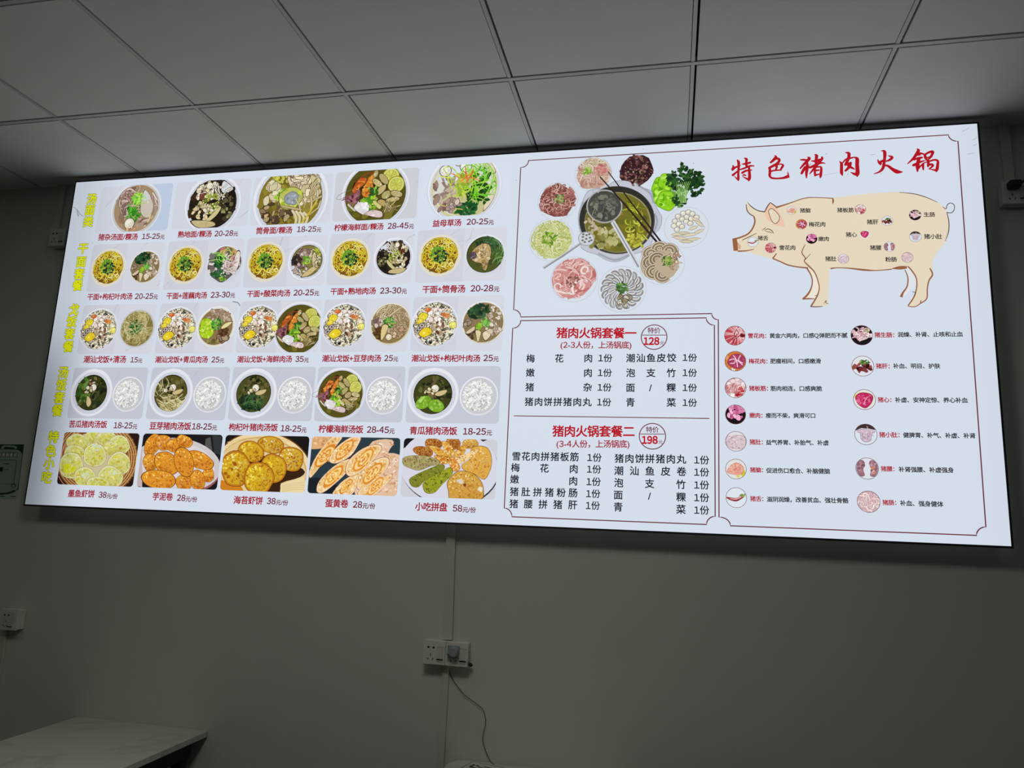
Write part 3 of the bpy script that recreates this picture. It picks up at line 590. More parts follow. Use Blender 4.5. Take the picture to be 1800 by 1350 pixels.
def cucumber(A):
    rimmed(A, 1.16, (230, 232, 236), (222, 216, 200)); A.ell(0, 0, 1, 1, (140, 114, 78), 0, 36); A.scat(40, 'b', [(186, 164, 140), (160, 136, 112), (206, 188, 166)], (.1, .2), (.1, .6, .75, .35), ol=(98, 76, 60), ow=.14, asp=(.3, .6)); A.scat(12, 'b', [(176, 150, 122), (150, 122, 98)], (.12, .2), (.5, -.6, .3, .25), ol=(84, 64, 46), asp=(.5, .8)); A.scat(12, 'b', [(70, 46, 24), (92, 64, 36)], (.1, .16), (.5, -.25, .25, .2))
    for x, y, r in ((-.6, .2, .34), (-.5, -.3, .4), (-.72, -.1, .25), (-.4, .05, .26)): A.tex([(x + r * cos(k * .7), y + r * .8 * sin(k * .7)) for k in range(9)], (172, 206, 30), [(196, 222, 60), (150, 190, 24), (206, 230, 100)], 26, (.05, .1), (110, 150, 20))
    herbs(A, .05, .15, .32, 56, [(60, 140, 40), (90, 170, 60), (120, 190, 70), (40, 100, 34)]); slice_(A, [(.95, .25), (.6, .2), (.35, -.02), (.4, -.12), (.7, .0)], (226, 218, 160)); A.scat(14, 'b', [(150, 140, 70), (104, 96, 50)], (.06, .12), (-.1, -.8, .35, .12))
def sprouts(A):
    rimmed(A, 1.1, (226, 222, 206), (214, 204, 170)); A.ell(0, 0, 1, 1, (140, 118, 78), 0, 36); A.scat(120, 's', [(214, 196, 160), (190, 170, 132), (226, 212, 182), (168, 144, 108)], (.1, .18), (.25, .25, .75, .75), w=.3, ol=(110, 88, 58), curv=5); A.scat(24, 's', [(220, 204, 168), (196, 176, 136)], (.12, .2), (-.5, .5, .4, .4), w=.35, ol=(110, 88, 58), ang=1.0, curv=1); A.scat(18, 'b', [(96, 70, 36), (70, 50, 26), (120, 94, 54)], (.1, .18), (-.6, -.5, .3, .3)); A.scat(20, 'b', MEAT, (.08, .14), (-.65, .1, .25, .2), ol=DK, ow=.14); herbs(A, -.05, .05, .3, 60, [(60, 130, 40), (90, 160, 50), (130, 190, 80), (40, 90, 34)]); slice_(A, [(-.38, -.05), (-.1, -.1), (-.2, -.5), (-.4, -.85), (-.46, -.5)], (216, 198, 138)); ball(A, -.02, -.68, .16, (222, 206, 168)); A.scat(20, 'b', [(206, 182, 148), (180, 152, 120)], (.07, .13), (.4, -.4, .35, .3), ol=(110, 84, 58))
def darksoup(A, kind):
    soup(A, {'m': (52, 58, 22), 's': (84, 78, 30), 'l': (74, 76, 30), 'c': (62, 64, 22)}[kind], 26, 1.34); A.scat(34, 'b', [(40, 40, 18), (92, 86, 44), (30, 32, 16), (112, 102, 60)], (.07, .15), (.1, .3, .75, .5))
    if kind == 'm': A.scat(26, 'l', [(70, 106, 36), (52, 84, 28), (92, 128, 50)], (.14, .26), (-.5, .15, .4, .6), w=.5); A.scat(30, 'b', [(36, 46, 22), (56, 66, 30), (26, 30, 16)], (.08, .16), (.45, 0, .45, .7)); A.scat(7, 'b', [(206, 180, 150), (150, 110, 80)], (.06, .11), (-.05, .6, .15, .15), ol=DK)
    elif kind == 's': A.scat(75, 's', [(206, 198, 148), (226, 218, 178), (180, 170, 110), (156, 144, 84)], (.12, .2), (-.2, -.45, .75, .45), w=.2, ang=-.5, curv=1.5); A.scat(12, 's', [(214, 206, 160)], (.14, .2), (-.6, 0, .3, .4), w=.16)
    elif kind == 'l': A.scat(75, 'l', [(22, 46, 24), (34, 62, 30), (18, 36, 20), (54, 88, 44)], (.12, .24), (-.15, -.48, .75, .42), w=.45); A.scat(20, 's', [(56, 96, 50), (84, 124, 70)], (.1, .18), (0, -.5, .6, .3), w=.14)
    else:
        for x, y, a in ((-.45, -.42, .5), (.2, -.58, -.3)): A.tex([(x + .42 * cos(t) * cos(a) - .3 * sin(t) * sin(a), y + .42 * cos(t) * sin(a) + .3 * sin(t) * cos(a)) for t in [k * pi / 4 for k in range(8)]], (122, 170, 40), [(146, 190, 66), (104, 154, 30), (166, 204, 96)], 30, (.05, .1), (60, 96, 24))
    ball(A, .1, .28, .19); slice_(A, [(.1, -.0), (.35, .15), (.72, .2), (.6, .0), (.3, -.1)] if kind != 'm' else [(-.2, -.2), (.0, -.35), (.1, -.6), (-.05, -.8), (-.2, -.6)], (206, 186, 132)); A.scat(5, 'b', CREAM, (.08, .12), (-.15, .15, .3, .15), ol=DK)

SHEET = {}
def bowl_mesh(key, fn, *a):
    if key not in SHEET:
        A = Art(); fn(A, *a); SHEET[key] = A.mesh(key)
    return SHEET[key]
def photo_bg(c, r, split=None, tone=(206, 209, 219), tone2=(212, 215, 224)):
    u0, v1 = COLU[c], ROWV[r]; cl = rrect(u0, u0 + PW, v1 - PH, v1, .014)
    A = Art(None, cl); A.poly([(u0, v1), (u0 + PW, v1), (u0 + PW, v1 - PH), (u0, v1 - PH)], tone)
    if split: A.poly([(u0 + split, v1), (u0 + PW, v1), (u0 + PW, v1 - PH), (u0 + split, v1 - PH)], tone2)
    for _ in range(5):
        x, y = u0 + rnd.uniform(0, PW), v1 - rnd.uniform(0, PH); a = rnd.uniform(.3, 1.2)
        A.rib([(x + k * .03 * cos(a) + rnd.uniform(-.008, .008), y + k * .03 * sin(a) + rnd.uniform(-.008, .008), rnd.uniform(.0006, .003)) for k in range(5)], jit((186, 190, 201), 8))
    return A, cl
def clipped(fn, cu, cv, R, cl, *a):
    """a bowl too big for its picture: cut off at the picture's edge"""
    A = Art(lambda x, y: (cu + x * R, cv + y * R), cl); fn(A, *a); return A.mesh('bowl', (cu, cv))

n_ph = []
def photo(c, r, A, label): o = mark(onsign('dish_photo', A.mesh('dish_photo', (COLU[c], ROWV[r])), (COLU[c], ROWV[r]), .3, label=label)); return o
# first row: one big soup bowl in each picture
BIG = [('soup_bowl', offal, .327, -.140, .108, (), 'brown offal soup with bright green herbs'), ('soup_bowl', herbal, .698, -.140, .112, (), 'near-black herbal soup with cream slices'),
       ('soup_bowl', bone, 1.055, -.136, .143, (), 'olive soup of pork bones'), ('seafood_bowl', seafood, 1.428, -.136, .130, (), 'seafood bowl with shrimp and lemon slices'), ('soup_bowl', motherwort, 1.797, -.128, .133, (), 'pale soup heaped with green stems')]
for c, (nm, fn, cu, cv, R, a, lb) in enumerate(BIG):
    A, cl = photo_bg(c, 0, None, (210, 214, 226) if c != 3 else (204, 206, 213))
    if c == 0: A.poly([(.36, -.03), (.5, -.03), (.5, -.25), (.38, -.25)], (190, 204, 226))
    if c == 4: A = Art(None, cl); A.poly([(1.62, -.03), (1.98, -.03), (1.98, -.25), (1.62, -.25)], (213, 222, 235))
    o = photo(c, 0, A, 'printed picture of ' + lb); onsign(nm, clipped(fn, cu, cv, R, cl, *a), (cu, cv), 1.5, o)
# second row: dry noodles beside a soup
R2 = [(wolfberry, 'wb', ()), (lotus, 'lotus', ()), (pickled, 'pick', ()), (herbal, 'herb2', (-1,)), (greenbone, 'gb', ())]
N2 = ['leafy pork soup', 'lotus root soup', 'pickled greens soup', 'dark herbal soup', 'green bone soup']
for c in range(5):
    A, cl = photo_bg(c, 1, .19 if c else .176); o = photo(c, 1, A, 'printed picture of yellow noodles beside ' + N2[c])
    onsign('noodle_bowl', bowl_mesh('noodle_bowl', noodles), (COLU[c] + .094, -.406), 1.5, o, scale=.073)
    fn, k, a = R2[c]; onsign('soup_bowl', bowl_mesh(k, fn, *a), (COLU[c] + .275, -.408), 1.5, o, scale=(.068, .076, .068, .070, .073)[c])
# third row: fried rice beside a soup
R3 = [(clear, 'clear', .277, .076), (cucumber, 'cuc', .270, .076), (seafood, None, .274, .1), (sprouts, 'spr', .283, .077), (wolfberry, 'wb', .281, .077)]
N3 = ['clear sprout soup', 'cucumber soup', 'seafood soup', 'bean sprout soup', 'leafy pork soup']
for c in range(5):
    A, cl = photo_bg(c, 2, .18); o = photo(c, 2, A, 'printed picture of fried rice beside ' + N3[c])
    onsign('fried_rice_bowl', bowl_mesh('fried_rice_bowl', fried_rice), (COLU[c] + .091, -.680), 1.5, o, scale=.084)
    fn, k, du, R = R3[c]
    if k: onsign('soup_bowl', bowl_mesh(k, fn), (COLU[c] + du, -.676), 1.6, o, scale=R)
    else: onsign('seafood_bowl', clipped(fn, COLU[c] + .268, -.690, .100, cl), (COLU[c] + .268, -.690), 1.6, o)
# fourth row: soup beside plain rice
R4 = ['m', 's', 'l', None, 'c']; N4 = ['bitter melon soup', 'bean sprout soup', 'dark leafy soup', 'seafood soup', 'cucumber soup']
for c in range(5):
    A, cl = photo_bg(c, 3, None, (196, 200, 213)); o = photo(c, 3, A, 'printed picture of white rice beside ' + N4[c])
    if R4[c]: onsign('soup_bowl', bowl_mesh('dark' + R4[c], darksoup, R4[c]), (COLU[c] + .101, -.949), 1.5, o, scale=.0755)
    else: onsign('seafood_bowl', bowl_mesh('sea', seafood), (COLU[c] + .100, -.950), 1.5, o, scale=.092)
    onsign('rice_bowl', bowl_mesh('rice_bowl', rice), (COLU[c] + .278, -.955), 1.5, o, scale=.0645)

# fifth row: fried snacks, traced
def snack(c, z, label):
    cl = rrect(COLU[c], COLU[c] + PW, ROWV[4] - PH, ROWV[4], .014)
    A = Art(z, cl); return A
def oval(x, y, a, b, rot=0, n=12): 
    out = []
    for k in range(n):
        t = 2 * pi * k / n; q = 1 + rnd.uniform(-.07, .07)
        out.append((x + q * (a * cos(t) * cos(rot) - b * sin(t) * sin(rot)), y + q * (a * cos(t) * sin(rot) + b * sin(t) * cos(rot))))
    return out
ZA = zoomed(100, 750, 6.0); A = snack(0, ZA, '')
A.poly([(-50, 0), (950, 0), (950, 700), (-50, 700)], (40, 22, 18)); A.ell(420, 330, 425, 390, (120, 74, 36), 0, 40)
for k in range(9):
    r = 430 - k * 12; A.rib([(420 + r * cos(t), 330 + r * .93 * sin(t)) for t in [i * pi / 14 for i in range(-9, 10)]], (222, 184, 120) if k % 2 else (150, 92, 44), 7, 2)
    A.rib([(420 - r * cos(t), 330 + r * .93 * sin(t)) for t in [i * pi / 14 for i in range(-9, 10)]], (216, 176, 116) if k % 2 else (140, 84, 44), 7, 2)
for k in range(12): a = -1.1 + k * .2; A.rib([(420 + 330 * cos(a), 330 + 310 * sin(a)), (420 + 440 * cos(a), 330 + 405 * sin(a))], (190, 138, 76), 6, 1)
for P in ([(40, 300), (100, 180), (180, 60)], [(20, 520), (60, 590), (120, 640)]): A.rib(P, (206, 130, 110), 8)
A.ell(400, 350, 330, 290, (200, 190, 150), 0, 30)
PAL = [(206, 206, 96), (222, 218, 150), (186, 190, 70), (214, 206, 60), (196, 200, 130), (230, 226, 180), (170, 172, 60), (204, 160, 70)]
for x, y, a, b, t in ((225, 175, 125, 95, .3), (400, 105, 100, 70, 0), (525, 125, 110, 80, .2), (660, 200, 110, 110, .2), (190, 270, 110, 75, .1), (570, 230, 80, 70, .4), (660, 390, 120, 125, .6), (155, 410, 130, 140, .1), (300, 530, 115, 105, .3), (570, 530, 130, 115, .2), (410, 300, 125, 125, 0), (440, 600, 115, 70, 0)):
    A.tex(oval(x, y, a, b, t), (206, 206, 116), PAL[:6], 150, (6, 17), (150, 122, 50), 2, rim=(218, 216, 168), ow=1.03, dark=(166, 150, 50), ddir=(.2, .9)); A.scat(3, 'b', [PAL[7], (190, 200, 60), (226, 214, 120)], (8, 18), (x, y, a * .6, b * .6), lim=0); A.rib([(x + (a - 14) * cos(t), y + (b - 12) * sin(t)) for t in (-2.6, -2.1, -1.6, -1.1, -.6)], (232, 230, 196), 5, 3)
for x, y, r in ((140, 440, 62), (420, 220, 50), (640, 175, 28), (310, 520, 40), (600, 480, 40)): A.blob(x, y, r, (208, 212, 40) if r > 45 and y > 300 else (206, 214, 200), .25, .7); A.scat(10, 'b', [(196, 204, 30), (222, 222, 90), (214, 214, 170)], (6, 14), (x, y, r * .8, r * .5), lim=0)
o = photo(0, 4, A, 'printed picture of yellow-green shrimp cakes in a wicker basket')
A = snack(1, ZA, ''); A.poly([(800, 0), (1800, 0), (1800, 720), (800, 720)], (24, 22, 26)); A.poly([(1570, 130), (1620, 110), (1640, 260), (1560, 220)], (84, 80, 78)); A.poly([(1640, 90), (1735, 100), (1735, 300), (1660, 280)], (46, 52, 56))
A.ell(1270, 420, 460, 290, (150, 90, 96), .12, 40); A.ell(1275, 400, 455, 280, (206, 198, 200), .12, 40); A.ell(1265, 400, 400, 240, (220, 212, 212), .12, 40); A.poly([(840, 230), (900, 225), (900, 640), (830, 620)], (196, 178, 178))
TAR = [(236, 168, 40), (222, 142, 36), (246, 190, 66), (204, 118, 30), (250, 206, 110), (214, 150, 60), (190, 104, 28)]
for x, y, a, b, t, d in ((1010, 190, 125, 75, -1.1, 0), (1130, 170, 90, 80, .4, 1), (1250, 200, 90, 75, .2, 0), (1350, 155, 85, 62, .5, 0), (990, 380, 75, 95, 0, 0), (1600, 510, 62, 80, 0, 0), (1510, 350, 150, 85, .5, 0), (1345, 590, 85, 80, .2, 0), (1490, 560, 75, 105, -.2, 0), (1165, 390, 140, 105, .75, 0), (1345, 375, 100, 150, -.3, 0), (1090, 560, 180, 95, .15, 0)):
    A.tex(oval(x, y, a, b, t), (222, 146, 40), TAR + ([(206, 166, 150), (196, 150, 140)] if d else []), 190, (5, 14), (104, 46, 12), 2, dark=(156, 74, 16), ddir=(.35, .95), ow=1.05)
o = photo(1, 4, A, 'printed picture of orange taro rolls on a plate')
ZC = zoomed(380, 750, 5.625); A = snack(2, ZC, ''); A.poly([(0, 50), (950, 50), (950, 720), (0, 720)], (22, 18, 18)); A.ell(470, 420, 480, 370, (110, 62, 24), .15, 40); A.ell(470, 420, 470, 358, (236, 214, 162), .15, 40); A.ell(460, 430, 440, 325, (206, 168, 104), .15, 40); A.ell(455, 435, 432, 318, (228, 202, 146), .15, 40)
for k in range(9): A.rib([(60 + 6 * k, 330 - 22 * k), (200 + 30 * k, 260 - 20 * k), (420 + 40 * k, 210 - 8 * k)], (214, 182, 122), 5)
A.poly([(30, 520), (250, 590), (280, 650), (40, 650)], (206, 128, 30)); A.poly([(330, 330), (560, 300), (860, 420), (830, 500), (640, 560), (640, 650), (420, 650)], (54, 30, 12), 3); A.poly([(640, 570), (860, 500), (900, 560), (860, 660), (630, 660)], (232, 214, 166))
for k in range(5): A.rib([(650, 590 + 14 * k), (760, 560 + 16 * k), (870, 545 + 18 * k)], (208, 180, 120), 4)
YEL = [(226, 190, 30), (206, 160, 24), (240, 212, 60), (180, 124, 20), (250, 228, 110), (196, 140, 26)]
for x, y, a, b, t, pal, n in ((540, 180, 130, 85, .2, [(222, 190, 90), (240, 226, 170), (176, 116, 30), (206, 150, 50)], 110), (345, 245, 125, 105, .3, YEL, 110), (740, 320, 130, 125, .5, [(232, 206, 110), (244, 230, 170), (200, 150, 60), (176, 110, 34)], 130), (570, 410, 125, 145, -.2, YEL[:4], 110), (200, 420, 150, 172, .1, YEL + [(244, 236, 150)], 170), (425, 510, 148, 160, 0, YEL + [(236, 216, 40), (240, 222, 70)], 190)):
    A.tex(oval(x, y, a, b, t), (210, 166, 36), pal, int(n * 1.7), (5, 14), (90, 48, 12), 2, rim=(190, 120, 26), dark=(136, 74, 14), ddir=(.75, .6), ow=1.03)
A.scat(9, 'b', [(176, 100, 24), (150, 80, 20)], (10, 20), (160, 430, 80, 90), lim=0)
o = photo(2, 4, A, 'printed picture of golden seaweed cakes on a wooden tray')
A = snack(3, ZC, ''); A.poly([(880, 60), (1820, 60), (1820, 720), (880, 720)], (40, 58, 66)); A.poly([(880, 520), (1000, 500), (1250, 600), (1200, 720), (880, 720)], (22, 32, 38)); A.tex([(940, 100), (1140, 100), (1090, 200), (960, 222), (930, 200)], (222, 172, 120), [(206, 150, 96), (234, 190, 140)], 30, (10, 24))
A.tex([(1500, 200), (1600, 130), (1740, 130), (1750, 180), (1700, 260), (1820, 280), (1800, 480), (1790, 680), (1380, 690), (1400, 500)], (226, 190, 160), [(236, 206, 180), (206, 160, 130), (216, 170, 120), (190, 136, 104), (244, 222, 204)], 420, (9, 20), None, 2)
ROL = [(236, 196, 130), (226, 170, 96), (244, 214, 164), (214, 146, 66), (250, 228, 190)]
for P, ax in (([(1150, 100), (1250, 95), (1180, 200), (1080, 330), (960, 480), (925, 500), (925, 440), (1000, 280)], (1080, 290, 190)), ([(1010, 560), (1080, 470), (1200, 370), (1340, 320), (1300, 440), (1180, 560), (1060, 650), (1000, 640)], (1160, 490, 180)), ([(1150, 690), (1230, 560), (1350, 480), (1430, 450), (1400, 560), (1330, 680)], (1290, 590, 120)),
              ([(1130, 300), (1200, 200), (1330, 110), (1430, 105), (1400, 190), (1330, 290), (1200, 360), (1130, 350)], (1270, 230, 170)), ([(1285, 440), (1320, 330), (1450, 220), (1580, 180), (1640, 210), (1560, 330), (1440, 440), (1330, 490)], (1460, 330, 190)), ([(1400, 560), (1450, 440), (1580, 330), (1700, 310), (1700, 400), (1600, 510), (1480, 600), (1410, 620)], (1550, 460, 180)), ([(1410, 680), (1450, 600), (1600, 540), (1720, 470), (1740, 500), (1660, 600), (1540, 690)], (1580, 590, 150))):
    A.tex(P, (234, 194, 132), ROL, 210, (6, 15), (150, 84, 40), 3, rim=(244, 214, 176), ow=1.03)
    x, y, l = ax; ang = -.85
    for q, cc in ((.78, (222, 138, 40)), (.62, (244, 208, 140)), (.46, (226, 150, 50)), (.3, (248, 216, 150)), (.15, (214, 120, 50))): A.poly(oval(x, y, l * q, l * q * .36, ang), jit(cc, 8), 2)
    A.scat(60, 'b', [(236, 170, 60), (250, 222, 150), (206, 120, 44), (244, 196, 110)], (5, 12), (x, y, l * .4, l * .3), lim=0)
o = photo(3, 4, A, 'printed picture of peach-coloured egg yolk rolls')
ZD = zoomed(690, 750, 8.44); A = snack(4, ZD, ''); A.poly([(90, 130), (1600, 130), (1600, 1120), (90, 1120)], (206, 206, 214)); A.poly([(100, 130), (560, 130), (300, 260), (140, 330)], (16, 18, 24)); A.poly([(1150, 150), (1500, 150), (1350, 220), (1200, 210)], (60, 40, 34)); A.ell(850, 620, 735, 560, (60, 60, 66), .12, 44); A.ell(840, 600, 735, 555, (214, 214, 228), .12, 44)
BR = [(176, 106, 40), (150, 84, 30), (206, 144, 64), (120, 62, 24), (222, 170, 90)]; GO = [(222, 170, 70), (206, 146, 50), (236, 196, 110), (186, 120, 40), (240, 212, 150)]; GR = [(120, 130, 36), (96, 104, 30), (150, 156, 44), (76, 84, 24), (176, 176, 60)]
for P, b, pal, n, dk in ((oval(1160, 250, 115, 80, 0), (206, 160, 70), GO, 70, BR[3]), (oval(900, 245, 110, 90, .4), BR[0], BR, 80, BR[3]), (oval(610, 255, 130, 80, .15), BR[0], BR, 90, (70, 36, 16)), (oval(460, 370, 150, 75, .2), BR[0], BR, 90, (70, 36, 16)), ([(740, 220), (830, 240), (920, 360), (900, 430), (800, 400), (750, 300)], GO[0], GO + [(244, 220, 170)], 60, None), ([(540, 290), (660, 300), (840, 400), (880, 450), (760, 480), (640, 400)], GO[0], GO, 70, None), ([(620, 430), (760, 430), (870, 470), (830, 550), (700, 540)], GO[1], GO + BR[:2], 70, None), ([(910, 440), (960, 330), (1060, 270), (1090, 340), (1040, 430), (940, 480)], GO[0], GO + BR[:2], 60, None),
                         ([(1170, 330), (1300, 290), (1420, 330), (1470, 470), (1450, 640), (1360, 780), (1220, 700), (1060, 640), (1040, 560), (1150, 480)], GO[0], GO + [(206, 180, 90), (236, 206, 150)], 190, BR[0]), ([(930, 470), (1100, 400), (1250, 330), (1270, 370), (1120, 490), (990, 550)], (240, 212, 160), GO, 70, None), ([(840, 490), (900, 450), (960, 520), (1010, 610), (960, 660), (890, 650), (850, 570)], (216, 140, 60), GO + [(226, 120, 60)], 60, None),
                         ([(165, 470), (300, 430), (520, 440), (680, 500), (690, 560), (560, 590), (400, 650), (250, 610), (170, 560)], (170, 160, 100), [(150, 140, 70), (190, 180, 120), (110, 96, 60), (206, 190, 150), (130, 120, 60), (160, 110, 96)], 170, (90, 76, 60)), ([(260, 780), (380, 700), (560, 620), (720, 560), (775, 600), (720, 680), (500, 790), (400, 890), (300, 880)], (128, 132, 40), GR, 120, (56, 60, 18)), ([(460, 850), (540, 770), (700, 690), (830, 610), (890, 640), (880, 720), (740, 860), (640, 970), (540, 990), (480, 950)], (150, 154, 34), GR + [(190, 194, 40), (172, 178, 36)], 130, (56, 66, 16)), ([(820, 830), (900, 720), (1000, 660), (1180, 690), (1300, 790), (1350, 930), (1300, 1090), (890, 1090), (840, 960)], (206, 156, 64), GO + [(190, 130, 30), (216, 190, 130)], 230, (176, 112, 30))):
    A.tex(P, b, pal, int(n * 1.8), (7, 17), (96, 58, 20), 3, dark=dk, ddir=(.35, .8), ow=1.03)
for x, y in ((690, 345), (835, 330), (740, 490)): A.blob(x, y, 32, (206, 120, 30), .2, .7)
A.ell(1078, 865, 24, 24, (120, 66, 24)); A.blob(1010, 810, 50, (214, 206, 190), .3, .7); A.blob(1310, 930, 40, (226, 222, 200), .2)
o = photo(4, 4, A, 'printed picture of a mixed fried snack platter')
# ------------------------------------------------------------------ right half of the sign: hot pot, set menus, pig chart
z5 = zoomed(870, 220, 3.858); z6 = zoomed(1240, 220, 3.6); z7 = zoomed(870, 540, 3.461); z8 = zoomed(1240, 540, 3.139)
LINE = (104, 38, 56)
def arc_pts(z, a, b, bulge, n=6):
    """concave corner from a to b"""
    (x0, y0), (x1, y1) = a, b; out = []
    for k in range(n + 1):
        t = pi / 2 * k / n
        if bulge == 'v': out.append((x0 + (x1 - x0) * (1 - cos(t)), y0 + (y1 - y0) * sin(t)))
        else: out.append((x0 + (x1 - x0) * sin(t), y0 + (y1 - y0) * (1 - cos(t))))
    return [z(*p) for p in out]
def border(name, pts, w=.0036):
    A = Art(); A.rib([p + (w,) for p in pts] + [pts[0] + (w,)], LINE, n=1)
    for p in pts: A.ell(p[0], p[1], w / 2, w / 2, LINE, 0, 8)
    return onsign(name, A.mesh(name), layer=.3, label='thin dark red border line with scooped corners')
P = arc_pts(z5, (228, 240), (175, 288), 'v')
P += arc_pts(z5, (127, 1252), (175, 1301), 'h') + arc_pts(z5, (1470, 1278), (1515, 1320), 'v')
P += arc_pts(z8, (75, 1158), (138, 1206), 'h') + arc_pts(z8, (1495, 1259), (1547, 1212), 'v')
P += arc_pts(z6, (1598, 103), (1538, 62), 'h')
border('border_line', P)
P = arc_pts(z7, (157, 82), (108, 128), 'v') + arc_pts(z7, (57, 1222), (104, 1275), 'h') + arc_pts(z7, (1287, 1322), (1340, 1272), 'v') + arc_pts(z7, (1335, 110), (1285, 65), 'h')
border('border_line', P)
A = Art(); A.rib([z7(115, 661) + (.003,), z7(1305, 677) + (.003,)], LINE, n=1); onsign('divider_line', A.mesh('divider_line'), label='red line between the two set menus')

# brush-written title
zt1, zt2, zt3 = zoomed(1275, 265, 13.846), zoomed(1395, 255, 13.846), zoomed(1530, 250, 13.846)
K13 = 1.2 / 13.846 / 480   # width in board metres for one zoomed pixel
TITLE = [(zt1, [[(178, 352, 14), (195, 395, 45), (180, 455, 60), (175, 470, 40)], [(185, 440, 46), (270, 395, 42), (365, 358, 20)], [(292, 230, 30), (322, 280, 55), (325, 400, 48), (315, 550, 46), (318, 680, 48), (318, 728, 22)], [(318, 715, 34), (270, 670, 28), (213, 612, 10)], [(182, 592, 50), (250, 540, 42), (330, 470, 28), (440, 440, 26)],
   [(470, 182, 28), (515, 210, 55), (508, 290, 45), (518, 380, 48)], [(398, 326, 12), (480, 320, 46), (600, 290, 44)], [(340, 465, 28), (480, 420, 40), (600, 370, 40), (700, 372, 22)], [(410, 540, 46), (500, 490, 44), (640, 470, 26)], [(575, 400, 42), (585, 520, 54), (590, 640, 60), (578, 700, 54), (566, 740, 18)], [(578, 708, 46), (500, 670, 34), (408, 622, 8)], [(420, 600, 20), (460, 590, 40), (505, 606, 18)]]),
 (zt1, [[(1195, 112, 8), (1228, 150, 55), (1180, 220, 60), (1105, 285, 42)], [(1180, 215, 40), (1270, 190, 50), (1315, 232, 52), (1260, 310, 55), (1150, 375, 55), (1068, 415, 45)], [(1080, 410, 50), (1085, 520, 52), (1078, 600, 50), (1105, 650, 40), (1170, 672, 40), (1300, 674, 38), (1420, 660, 50), (1510, 632, 66), (1550, 640, 26)], [(1538, 640, 40), (1528, 570, 28), (1518, 505, 8)],
   [(1230, 380, 30), (1270, 340, 32), (1360, 325, 26), (1402, 360, 46), (1370, 420, 44), (1340, 465, 32)], [(1230, 340, 58), (1250, 400, 46), (1220, 470, 28)], [(1100, 505, 38), (1200, 480, 34), (1360, 470, 28)]]),
 (zt2, [[(165, 358, 22), (240, 360, 44), (310, 360, 30)], [(330, 290, 10), (382, 322, 58), (330, 390, 60), (250, 470, 50), (165, 565, 32)], [(310, 380, 50), (330, 480, 55), (330, 560, 58), (312, 680, 54), (313, 802, 22)], [(285, 540, 56), (240, 610, 58), (195, 690, 48)], [(345, 520, 42), (400, 548, 44), (500, 510, 38)], [(520, 235, 28), (558, 260, 60), (550, 350, 58), (545, 430, 58)], [(435, 388, 22), (540, 390, 50), (640, 350, 40)],
   [(690, 300, 40), (690, 340, 52), (620, 420, 52), (540, 520, 56), (450, 630, 38), (390, 702, 20)], [(400, 540, 34), (560, 470, 46), (680, 435, 38), (765, 447, 18)], [(520, 560, 45), (515, 640, 45), (522, 745, 38)], [(540, 545, 30), (640, 530, 35), (672, 560, 44), (668, 660, 50), (655, 760, 48), (650, 806, 12)], [(550, 620, 38), (615, 610, 34)], [(540, 730, 42), (620, 710, 28)], [(430, 450, 6), (375, 500, 12)]]),
 (zt2, [[(1110, 395, 8), (1162, 450, 52), (1165, 580, 58), (1168, 680, 58), (1190, 742, 18)], [(1190, 440, 28), (1270, 350, 34), (1380, 320, 38), (1480, 302, 30), (1545, 340, 68), (1545, 480, 70), (1555, 620, 74), (1552, 700, 78), (1545, 772, 16)], [(1548, 718, 70), (1470, 700, 48), (1385, 660, 10)], [(1270, 185, 24), (1340, 200, 58), (1345, 280, 60), (1320, 360, 58), (1262, 480, 52)], [(1270, 470, 52), (1330, 450, 48), (1400, 430, 34)], [(1388, 430, 40), (1370, 500, 58), (1320, 570, 54), (1262, 625, 42)], [(1320, 480, 50), (1370, 530, 52), (1430, 560, 44), (1485, 592, 18)]]),
 (zt3, [[(270, 212, 18), (330, 215, 48), (350, 270, 62), (345, 400, 54), (325, 540, 54), (300, 640, 54), (220, 720, 38), (90, 770, 16)], [(178, 410, 8), (195, 470, 38), (240, 520, 62), (245, 558, 18)], [(225, 490, 48), (300, 450, 44), (340, 430, 20)], [(425, 330, 10), (500, 350, 44), (528, 378, 50), (470, 430, 48), (380, 465, 28)], [(335, 560, 38), (430, 580, 48), (540, 660, 62), (650, 718, 82), (772, 725, 22)]]),
 (zt3, [[(1130, 158, 14), (1168, 200, 58), (1120, 290, 58), (1040, 400, 48), (905, 525, 18)], [(1130, 290, 52), (1230, 272, 42), (1310, 300, 24)], [(1150, 320, 24), (1220, 312, 20)], [(1060, 430, 32), (1150, 392, 46), (1250, 375, 42)], [(1045, 560, 50), (1100, 540, 58), (1200, 485, 46), (1360, 440, 12)], [(1185, 390, 58), (1155, 500, 66), (1145, 600, 68), (1145, 712, 26)], [(1160, 640, 46), (1220, 580, 32), (1290, 515, 26), (1380, 480, 20)], [(1322, 300, 48), (1340, 380, 52), (1380, 425, 38)], [(1330, 300, 40), (1430, 245, 46), (1515, 235, 56), (1490, 320, 48), (1430, 395, 46)], [(1390, 370, 28), (1500, 355, 20)],
   [(1285, 530, 38), (1280, 600, 42), (1287, 672, 26)], [(1420, 470, 34), (1560, 430, 38), (1638, 460, 44), (1635, 560, 52), (1620, 660, 56), (1600, 722, 20)], [(1610, 690, 48), (1510, 668, 28), (1400, 650, 8)], [(1400, 440, 52), (1410, 530, 50), (1400, 590, 36)], [(1400, 560, 42), (1490, 540, 46), (1515, 580, 42), (1440, 640, 26)]])]
